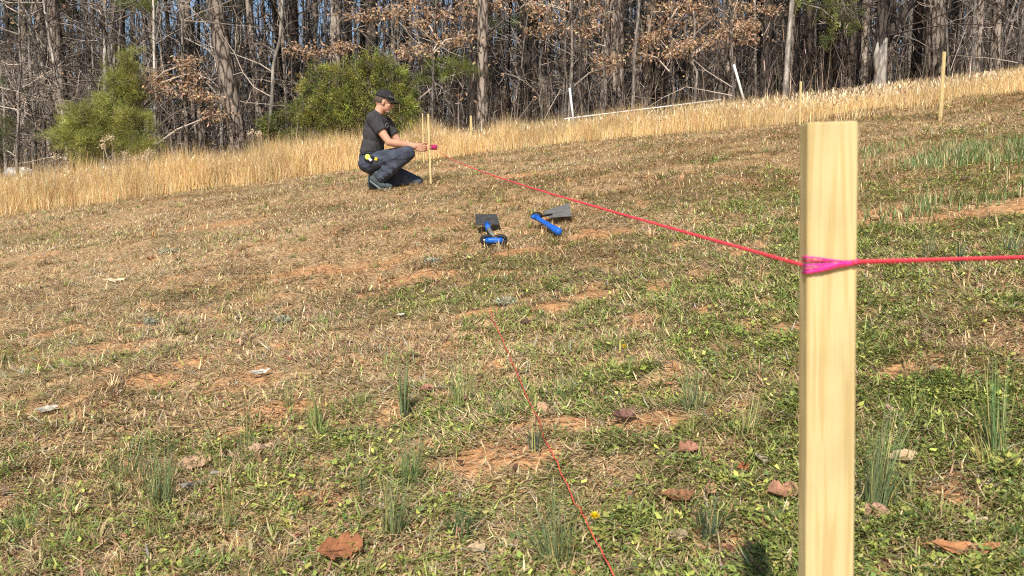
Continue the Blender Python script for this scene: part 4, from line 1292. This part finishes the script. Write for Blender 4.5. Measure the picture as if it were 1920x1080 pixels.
RB = (.27, .115, .055); TN = (.40, .25, .14); GY = (.29, .225, .14); DK = (.14, .075, .05); PL = (.48, .37, .24)
LEAVES = [
 (640, 1048, 84, 'large reddish brown oak leaf at the bottom left of centre', RB, 10, 3, .8, .6, .4),
 (365, 866, 62, 'pale tan lobed oak leaf above the torn grey bark', (.40, .26, .16), 5, 2, .7, .3, .2),
 (1274, 942, 62, 'curled shiny brown leaf left of the matted clump', (.30, .15, .08), -18, 0, .45, 1.2, .9),
 (1332, 925, 40, 'tan leaf half hidden behind the curled shiny leaf', TN, 60, 2, .6, .5, .4),
 (1288, 856, 42, 'rusty oak leaf above the curled shiny leaf', (.34, .17, .11), 30, 2, .8, .6, .5),
 (1340, 872, 26, 'small dark folded leaf right of the rusty leaf', (.22, .10, .06), 80, 0, .6, .9, .8),
 (1394, 880, 24, 'small orange leaf beside the pale star shaped leaf', (.42, .13, .06), 10, 0, .8, .5, .4),
 (1428, 873, 34, 'pale grey star shaped leaf left of the foreground stake', (.42, .34, .25), 80, 2, .9, .5, .4),
 (1466, 932, 58, 'brown leaf with an upturned lobe touching the foreground stake', (.36, .19, .12), 3, 2, .75, .9, .7),
 (1268, 1020, 44, 'grey torn leaf under the matted clump', GY, 25, 2, .6, .5, .4),
 (1640, 975, 50, 'greyish pink leaf at the foot of the blue green clump', (.35, .21, .14), 20, 2, .9, .4, .3),
 (1810, 1062, 112, 'long rust brown leaf at the bottom right edge', (.42, .20, .09), -20, 0, .28, .9, .6),
 (1830, 1003, 44, 'narrow pale straw leaf at the lower right', PL, 12, 0, .3, .5, .4),
 (1690, 868, 58, 'broad pale dried leaf right of the foreground stake', (.50, .36, .22), 10, 0, .5, .7, .6),
 (1668, 775, 30, 'tan crumpled leaf behind the blue green clump', (.44, .28, .20), 60, 2, .8, .8, .6),
 (892, 1025, 38, 'pale beige leaf below the dense dark clump', (.42, .31, .19), -20, 2, .9, .3, .2),
 (1010, 770, 34, 'pink tan leaf right under the low string', (.44, .27, .16), 10, 0, .9, .3, .3),
 (1170, 792, 48, 'dark curled leaf on the clay strip', (.20, .11, .08), 15, 0, .5, 1.0, .8),
 (965, 893, 30, 'dark upright splinter of bark on the bare clay', DK, 75, 0, .25, .3, .4),
 (800, 736, 26, 'small reddish leaf right of the narrow upright tuft', (.35, .17, .12), 30, 0, .7, .5, .5),
 (868, 748, 24, 'small pink brown leaf at the foot of the loose tuft', (.38, .22, .16), 10, 0, .7, .5, .5),
 (984, 602, 22, 'small dark curled leaf above the low string', (.10, .06, .045), 10, 0, .6, .8, .7),
 (752, 585, 16, 'tiny pale leaf on the slope in the middle', (.60, .53, .46), -15, 0, .5, .5, .4),
 (488, 708, 38, 'bright white crescent shaped leaf on the brown slope', (.50, .46, .40), 15, 0, .35, .8, .5),
 (220, 535, 48, 'long pale crescent leaf at the left of the brown slope', (.62, .48, .32), 5, 0, .22, .6, .3),
 (88, 782, 40, 'grey leaf fragment at the left edge above the green weeds', (.40, .37, .30), 25, 0, .4, .5, .4),
 (1640, 408, 20, 'small brown leaf right of the foreground stake, high on the slope', TN, 10, 0, .6, .5, .5),
 (1808, 345, 20, 'dark clod like leaf on the right slope', (.10, .07, .05), 10, 0, .8, .8, .6),
 (1750, 705, 20, 'small grey leaf right of the stake on the green weeds', GY, 40, 0, .6, .5, .5),
 (1480, 822, 10, 'tiny cream pebble like leaf beside the foreground stake', (.6, .52, .36), 40, 0, .9, .5, .5),
]
for (px, py, w, lab, c, rz, lo, asp, cu, fo) in LEAVES:
    leaf(px, py, w, lab, c, rz, lo, asp, cu, fo)

def bark_piece(px, py, wpx, label, col, rz, curl=True, r=.006):
    g = G(px, py); zc = g[1] + .03; L = wpx / F * zc
    mb = MB(); n = 12; k = 7
    V = []
    for i in range(n):
        t_ = i / (n - 1)
        rr = r * (1 + .3 * math.sin(t_ * 9 + px))
        for j in range(k):
            a = R(-100 + 200 * j / (k - 1)) if curl else R(-50 + 100 * j / (k - 1))
            V.append(((t_ - .5) * L + (rng.normal(0, .002)), math.sin(a) * rr, math.cos(a) * rr * (1 if curl else .5) + rng.normal(0, .0008) + .15 * rr * math.sin(6 * t_)))
    Q = [(i * k + j, i * k + j + 1, (i + 1) * k + j + 1, (i + 1) * k + j) for i in range(n - 1) for j in range(k - 1)]
    mb.add(V, Q, None, col)
    o = mb.build('bark_piece', M['leaf_litter'])
    o.location = (g[0], g[1], float(HG(g[0], g[1])) + .010); o.rotation_euler = (R(10), 0, R(rz))
    o.modifiers.new('thick', 'SOLIDIFY').thickness = .0018
    tag(o, label, 'bark')
bark_piece(488, 847, 46, 'pale tan curled piece of bark below the thin upright tuft', (.50, .34, .22), 38, r=.009)
bark_piece(372, 908, 64, 'torn grey piece of bark with dark edges, lower left', (.30, .26, .21), 42, False, .012)
bark_piece(415, 889, 40, 'smaller grey bark splinter beside the torn grey piece', (.34, .31, .26), 20, False, .007)

def dandelion(px, py, r, label):
    g = G(px, py); g[2] = float(HG(g[0], g[1]))
    root = empty('yellow_flower', g); tag(root, label, 'flower')
    m_ = MB(); tube(m_, [(0, 0, 0), (.002, 0, .02), (0, 0, .034)], .0014, 6, (.2, .28, .08)); child(m_, 'stem', M['weed'], root)
    m_ = MB(); n = 70
    az = rng.uniform(0, 6.28, n); l = rng.uniform(.1, 1.35, n)
    blades(m_, np.tile([[0, 0, .033]], (n, 1)), az, np.full(n, r) * rng.uniform(.7, 1.1, n), np.full(n, r * .28), l, l + .25, vary((.85, .66, .02), n, .1))
    child(m_, 'petals', M['weed'], root, False)
dandelion(1115, 985, .0115, 'bright yellow dandelion right of the low red string')
dandelion(1170, 672, .012, 'smaller yellow flower further up the slope')

def silver(px, py, wpx, label):
    g = G(px, py); g[2] = float(HG(g[0], g[1])); w = wpx / F * g[1]
    m_ = MB(); n = 260
    az = rng.uniform(0, 6.28, n); r = rng.random(n) ** .7 * w * .5
    b = np.stack([np.cos(az) * r, np.sin(az) * r, rng.random(n) * .012 * (1 + g[1] / 4)], 1)
    d = rdir(n, .7); L = rng.uniform(.3, 1, n) * .016 * (1 + g[1] / 6)
    leafquads(m_, b, d, perp(d), L, L * .4, vary((.38, .37, .26), n, .25))
    o = m_.build('silvery_plant', M['weed'], smooth=False); o.location = g
    tag(o, label, 'plant')
silver(950, 570, 40, 'silvery grey leafy plant above the start of the low red string')
silver(530, 594, 34, 'silvery grey leafy plant on the brown slope left of centre')
silver(812, 494, 32, 'silvery grey leafy plant below the digging tool')
silver(318, 478, 44, 'silvery grey leafy plant high on the brown slope at left')
silver(284, 606, 24, 'small silvery grey plant at the left of the brown slope')

# tall weed stalks that rise out of the dry grass
def stalk(px, Y, top_py, label, n=1, head=True):
    b = np.array(base_at(px, Y)); h = P(px, top_py, Y)[2] - b[2]
    m_ = MB()
    for i in range(n):
        dx = rng.normal(0, .06) if n > 1 else 0
        pts, _ = wander((dx, 0, 0), (rng.normal(0, .06), 0, 1), h * rng.uniform(.8, 1), 7, .05)
        tube(m_, pts, np.linspace(.009, .004, 8), 5, (.48, .39, .27))
        if head:
            N = 60; bb = pts[-1] + rng.normal(0, .03, (N, 3)); d = rdir(N, .5)
            leafquads(m_, bb, d, perp(d), rng.uniform(.02, .06, N), rng.uniform(.01, .02, N), vary((.66, .53, .36), N, .15))
            for _ in range(3):
                limb(m_, pts[rng.integers(3, 7)], (rng.normal(0, .6), rng.normal(0, .6), .8), .22, .004, 0, .1, 0, 0, col=np.array([.5, .4, .28]))
    o = m_.build('weed_stalk', M['weed'], smooth=False); o.location = b
    tag(o, label, 'weed stalk')
stalk(195, 14.6, 248, 'pair of tall dry weed stalks in front of the young pine', 3)
stalk(104, 14.8, 285, 'single tall dry stalk left of the pair of weed stalks', 1)
stalk(240, 15.0, 285, 'fluffy headed dry stalks right of the pair of weed stalks', 4)
stalk(492, 15.9, 243, 'fluffy headed dry stalks at the foot of the thick leaning pine', 3)
stalk(275, 15.2, 282, 'fluffy headed dry stalks below the brown leafy oak', 4)

# ------------------------------------------------------------------ the man
def rotm(rx=0, ry=0, rz=0):
    return np.array(Euler((R(rx), R(ry), R(rz))).to_matrix())

def remeshed(mb, name, m, root, vox, smooth_it=6, sub=0):
    o = child(mb, name, m, root)
    rm = o.modifiers.new('merge', 'REMESH'); rm.mode = 'VOXEL'; rm.voxel_size = vox; rm.use_smooth_shade = True
    if smooth_it:
        s = o.modifiers.new('soft', 'SMOOTH'); s.iterations = smooth_it; s.factor = .5
    return o

def hand(mb, wrist, palm_dir, side, up, grip, s=1.0, thumb_sign=1):
    """palm with five separate fingers that bend toward grip"""
    wrist = np.array(wrist, float)
    f = np.array(palm_dir, float); f /= np.linalg.norm(f)
    u = np.array(up, float); u -= f * u.dot(f); u /= np.linalg.norm(u)
    c = np.cross(f, u)
    # palm
    for k in range(4):
        o = u * (.030 - .020 * k) * s
        capsule(mb, wrist + o * .55, wrist + f * .078 * s + o, .014 * s, .0115 * s, 10)
    lens = (.040, .045, .042, .034)
    g = np.array(grip, float)
    for k in range(4):
        o = u * (.030 - .020 * k) * s
        p = wrist + f * .085 * s + o
        d = f.copy()
        cur = p
        for seg_, (ln, bend) in enumerate(((lens[k], .35), (lens[k] * .7, 1.05), (lens[k] * .55, 1.1))):
            d = d * math.cos(bend) + side * math.sin(bend) * 1.0
            d /= np.linalg.norm(d)
            nx = cur + d * ln * s
            capsule(mb, cur, nx, (.0092 - .0008 * seg_) * s, (.0086 - .0010 * seg_) * s, 9)
            cur = nx
    # thumb from the side of the palm
    p = wrist + f * .022 * s + u * .026 * s
    q = p + (f * .030 + u * .018 + side * .012) * s
    r_ = q + (f * .030 + u * .002 + side * .014) * s
    capsule(mb, p, q, .013 * s, .0105 * s, 9); capsule(mb, q, r_, .0105 * s, .0085 * s, 9)

def man():
    o0 = G(712, 356)
    base = np.array([P(714, 356, MAN_Y)[0], MAN_Y, 0.0]); base[2] = float(H(base[0], base[1]))
    root = empty('person', base)
    tag(root, 'person crouching in a black cap, charcoal shirt and dark jeans, holding a stake', 'person')
    A3 = lambda *a: np.array(a, float)
    sx = sbase[0] - base[0]
    # joints (x to the right = the way he faces, y away from the viewer)
    pel = A3(-.105, 0, .34); bel = A3(-.085, 0, .50); che = A3(-.04, 0, .70); nb_ = A3(-.02, -.01, .855)
    shR = A3(-.055, -.165, .785); shL = A3(.045, .165, .77)
    elR = A3(.13, -.20, .520); wrR = A3(.395, -.085, .478)
    elL = A3(.20, .17, .53); wrL = A3(.44, .07, .50)
    hd = A3(.055, -.01, .985)
    hipR = A3(-.12, -.095, .30); knR = A3(.325, -.13, .405); anR = A3(.0, -.12, .125)
    hipL = A3(-.10, .095, .28); knL = A3(.40, .12, .085); anL = A3(-.06, .11, .12)
    HR = rotm(0, 16, 4)      # head: turned a little to the viewer, looking down
    body = MB()
    # head: skull, jaw, nose, ears, brow, lips, chin
    def hp(v): return hd + HR @ np.array(v, float)
    ell(body, hp((-.012, 0, .02)), (.098, .076, .098), HR)
    ell(body, hp((.028, 0, -.035)), (.066, .060, .075), HR)
    ell(body, hp((.052, 0, -.088)), (.034, .034, .026), HR)
    capsule(body, hp((.090, 0, .012)), hp((.110, 0, -.026)), .008, .0125)
    ell(body, hp((.082, .030, .020)), (.014, .020, .008), HR); ell(body, hp((.082, -.030, .020)), (.014, .020, .008), HR)
    ell(body, hp((.088, 0, -.055)), (.012, .022, .006), HR); ell(body, hp((.085, 0, -.066)), (.012, .019, .007), HR)
    for s in (1, -1):
        ell(body, hp((.0, .077 * s, -.012)), (.017, .008, .030), HR)
        ell(body, hp((.060, .040 * s, -.025)), (.022, .018, .018), HR)
    capsule(body, hp((-.02, 0, -.05)), nb_ + A3(-.01, 0, -.03), .053, .056)
    # trunk under the clothes
    capsule(body, nb_ + A3(-.01, 0, -.10), pel, .085, .10)
    capsule(body, shR, shL, .06, .06)
    for sh, el, wr in ((shR, elR, wrR), (shL, elL, wrL)):
        capsule(body, sh, (sh + el) / 2, .052, .050); capsule(body, (sh + el) / 2, el, .050, .040)
        m1 = el + (wr - el) * .28
        capsule(body, el, m1, .040, .043); capsule(body, m1, wr, .043, .027)
    for h_, k_, a_ in ((hipR, knR, anR), (hipL, knL, anL)):
        capsule(body, h_, k_, .08, .05); capsule(body, k_, a_, .05, .035)
    fR = A3(sx - .01, -.02, .455) - wrR; fL = A3(sx, .02, .48) - wrL
    hand(body, wrR, fR, A3(.1, 1, 0), A3(0, 0, 1), None)
    hand(body, wrL, fL, A3(.1, -1, 0), A3(0, 0, 1), None, .95)
    remeshed(body, 'body', M['skin'], root, .0042, 3)
    # short hair at the back and sides below the cap
    hr = MB()
    ell(hr, hp((-.020, 0, .014)), (.095, .080, .075), HR)
    remeshed(hr, 'hair', M['hair'], root, .008, 2)
    be = MB(); ell(be, hp((.070, 0, -.092)), (.022, .026, .020), HR)
    remeshed(be, 'beard', M['grey_print'], root, .006, 2)
    # eyes
    ey = MB()
    for s in (1, -1): ell(ey, hp((.0855, .029 * s, .004)), (.010, .011, .009), HR, 12, 8)
    child(ey, 'eyes', M['black_rubber'], root)
    # shirt
    sh_ = MB()
    ell(sh_, (che + bel) / 2 + A3(.01, 0, .05), (.135, .178, .215), rotm(0, 10, -8))
    ell(sh_, che + A3(-.0, 0, .03), (.125, .19, .13), rotm(0, 18, -8))
    ell(sh_, bel + A3(.0, 0, -.015), (.128, .165, .16), rotm(0, 6, -6))
    ell(sh_, A3(-.10, 0, .44), (.130, .168, .085))
    capsule(sh_, nb_ + A3(-.012, 0, -.012), nb_ + A3(-.02, 0, -.06), .067, .085); capsule(sh_, nb_ + A3(-.015, 0, -.035), che, .078, .11)
    for s_, e_ in ((shR, elR), (shL, elL)):
        capsule(sh_, che + (s_ - che) * .55 + A3(0, 0, .01), s_, .088, .074)
        cuff = s_ + (e_ - s_) * .56
        capsule(sh_, s_, s_ + (e_ - s_) * .3, .074, .072)
        d = e_ - s_
        tube(sh_, [s_ + d * .05, s_ + d * .3, cuff], [.068, .071, .067], 18)
    o = remeshed(sh_, 'shirt', M['shirt'], root, .0075, 6)
    em = MB()
    # round chest print
    ctr = che + A3(.128, -.055, .02)
    for a in np.linspace(0, 2 * np.pi, 13)[:-1]:
        pass
    tube(em, [ctr + rotm(0, 10, -35) @ A3(0, .020 * math.cos(a), .022 * math.sin(a)) for a in np.linspace(0, 2 * np.pi, 17)], .0035, 5)
    child(em, 'chest_print', M['grey_print'], root)
    # trousers
    tr = MB()
    ell(tr, pel + A3(.0, 0, .02), (.138, .168, .125))
    ell(tr, pel + A3(-.01, 0, -.045), (.138, .168, .105))
    for h_, k_, a_, kz in ((hipR, knR, anR, .085), (hipL, knL, anL, .08)):
        capsule(tr, h_, h_ + (k_ - h_) * .5, .112, .102); capsule(tr, h_ + (k_ - h_) * .5, k_, .102, kz)
        m1 = k_ + (a_ - k_) * .4
        capsule(tr, k_, m1, kz, .078)
        dd = (a_ - k_)
        tube(tr, [m1 - dd * .05, m1 + dd * .25, a_ + dd * .02], [.074, .074, .070], 18)
        ell(tr, k_ + A3(-.01, 0, 0), (kz, kz, kz))
    # folds behind the knee and over the shin
    for i in range(9):
        c = knR + (anR - knR) * rng.uniform(.05, .95)
        capsule(tr, c + A3(-.05, -.065, .03), c + A3(.05, -.072, rng.uniform(-.05, .0)), .012, .008, 8)
    for i in range(6):
        c = hipR + (knR - hipR) * rng.uniform(.1, .9)
        capsule(tr, c + A3(-.08, -.085, rng.uniform(-.04, .05)), c + A3(.06, -.088, rng.uniform(-.03, .05)), .012, .008, 8)
    remeshed(tr, 'trousers', M['jeans'], root, .0075, 5)
    bt = MB()
    tube(bt, [A3(-.10 + .128 * math.cos(a), .165 * math.sin(a), .405 + .02 * math.cos(a)) for a in np.linspace(0, 2 * np.pi, 33)], .012, 6)
    child(bt, 'belt', M['black_rubber'], root)
    # shoes: upper and pale sole
    for heel, ball, toe, nm in (((-.062, -.12, .125), (.035, -.12, .050), (.125, -.12, .038), 'shoe'), ((-.108, .11, .165), (-.118, .11, .060), (-.062, .11, .035), 'shoe')):
        heel, ball, toe = map(lambda v: A3(*v), (heel, ball, toe))
        s = MB()
        capsule(s, heel, ball, .042, .040); capsule(s, ball, toe, .041, .030)
        capsule(s, heel + A3(.03, 0, .02), heel + A3(.05, 0, .05), .042, .045)
        sh = remeshed(s, nm, M['shoe'], root, .007, 3)
        so_ = MB()
        f = (ball - heel); f /= np.linalg.norm(f)
        dn = np.cross(f, A3(0, 1, 0)); 
        if dn[2] > 0 and nm: dn = -dn
        if heel[1] > 0: dn = A3(-1, 0, -.1); dn /= np.linalg.norm(dn)
        capsule(so_, heel + dn * .030, ball + dn * .032, .024, .024, 12)
        dt = A3(0, 0, -1)
        capsule(so_, ball + dn * .030, toe + dt * .020 , .026, .020, 12)
        remeshed(so_, 'sole', M['sole'], sh, .007, 2)
    # cap: crown, brim, button, front print
    CR = HR
    cp = MB()
    def dome(V):
        V = V.copy(); V[:, 2] = np.where(V[:, 2] < -.12, -.12, V[:, 2]); return V
    ell(cp, hp((-.006, 0, .048)), (.108, .088, .095), CR, 24, 16, fn=dome)
    c1 = child(cp, 'cap', M['cap'], root)
    bm = MB(); n = 16
    V = []
    for i in range(n + 1):
        a = R(-72 + 144 * i / n)
        for rr, dz in ((.085, .0), (.175, -.012)):
            V.append(hp((-.008 + math.cos(a) * (rr if rr < .1 else .178), math.sin(a) * (.078 if rr < .1 else .086), .045 + dz - .022 * math.sin(a) ** 2)))
    Q = [(2 * i, 2 * i + 1, 2 * i + 3, 2 * i + 2) for i in range(n)]
    bm.add(V, Q); b_ = child(bm, 'brim', M['cap'], c1); b_.modifiers.new('thick', 'SOLIDIFY').thickness = .005
    lg = MB()
    for i, (w_, hgt) in enumerate(((.010, .016), (.007, .012), (.007, .012), (.007, .012), (.006, .012), (.007, .012))):
        a = R(-58 + i * 9.5)
        c = hp((-.006 + .1065 * math.cos(a), .087 * math.sin(a), .072))
        boxm(lg, c, (w_, .003, hgt), rot=CR @ rotm(0, -12, math.degrees(a) + 90))
    child(lg, 'cap_print', M['grey_print'], c1, False)
    # tape measure clipped on the belt
    tm = MB()
    boxm(tm, (-.092, -.210, .345), (.088, .040, .080), rot=rotm(0, 25, 0), bev=.008)
    tp_ = child(tm, 'tape_measure', M['black_rubber'], root, False)
    t2 = MB(); ell(t2, (-.103, -.231, .358), (.030, .006, .030), rotm(0, 25, 0)); child(t2, 'disc', M['tape_yellow'], tp_)
    t3 = MB(); boxm(t3, (-.074, -.232, .330), (.036, .006, .026), rot=rotm(0, 40, 0)); child(t3, 'sticker', M['white_plastic'], tp_, False)
    t4 = MB(); boxm(t4, (-.012, -.216, .335), (.030, .02, .036), rot=rotm(0, 20, 0), bev=.004); child(t4, 'marker', M['yellow'], root, False)
    # reel of pink twine in his hand
    rl = MB()
    c = A3(sx + .040, -.01, .482)
    tube(rl, [c + A3(-.03, 0, 0), c + A3(-.012, 0, 0), c + A3(.012, 0, 0), c + A3(.03, 0, 0)], [.020, .027, .027, .020], 18)
    for i in range(26):
        a0 = rng.uniform(0, 6.28); x0 = rng.uniform(-.03, .03)
        tube(rl, [c + A3(x0 + rng.normal(0, .004), .029 * math.cos(a), .029 * math.sin(a)) for a in np.linspace(a0, a0 + 5, 12)], .0018, 4)
    o = child(rl, 'string_reel', M['reel'], None); o.location = base
    tag(o, 'small reel of pink string held against the thin stake', 'string reel')
man()
print('objects', len(bpy.data.objects), 'verts', sum(len(m.vertices) for m in bpy.data.meshes))
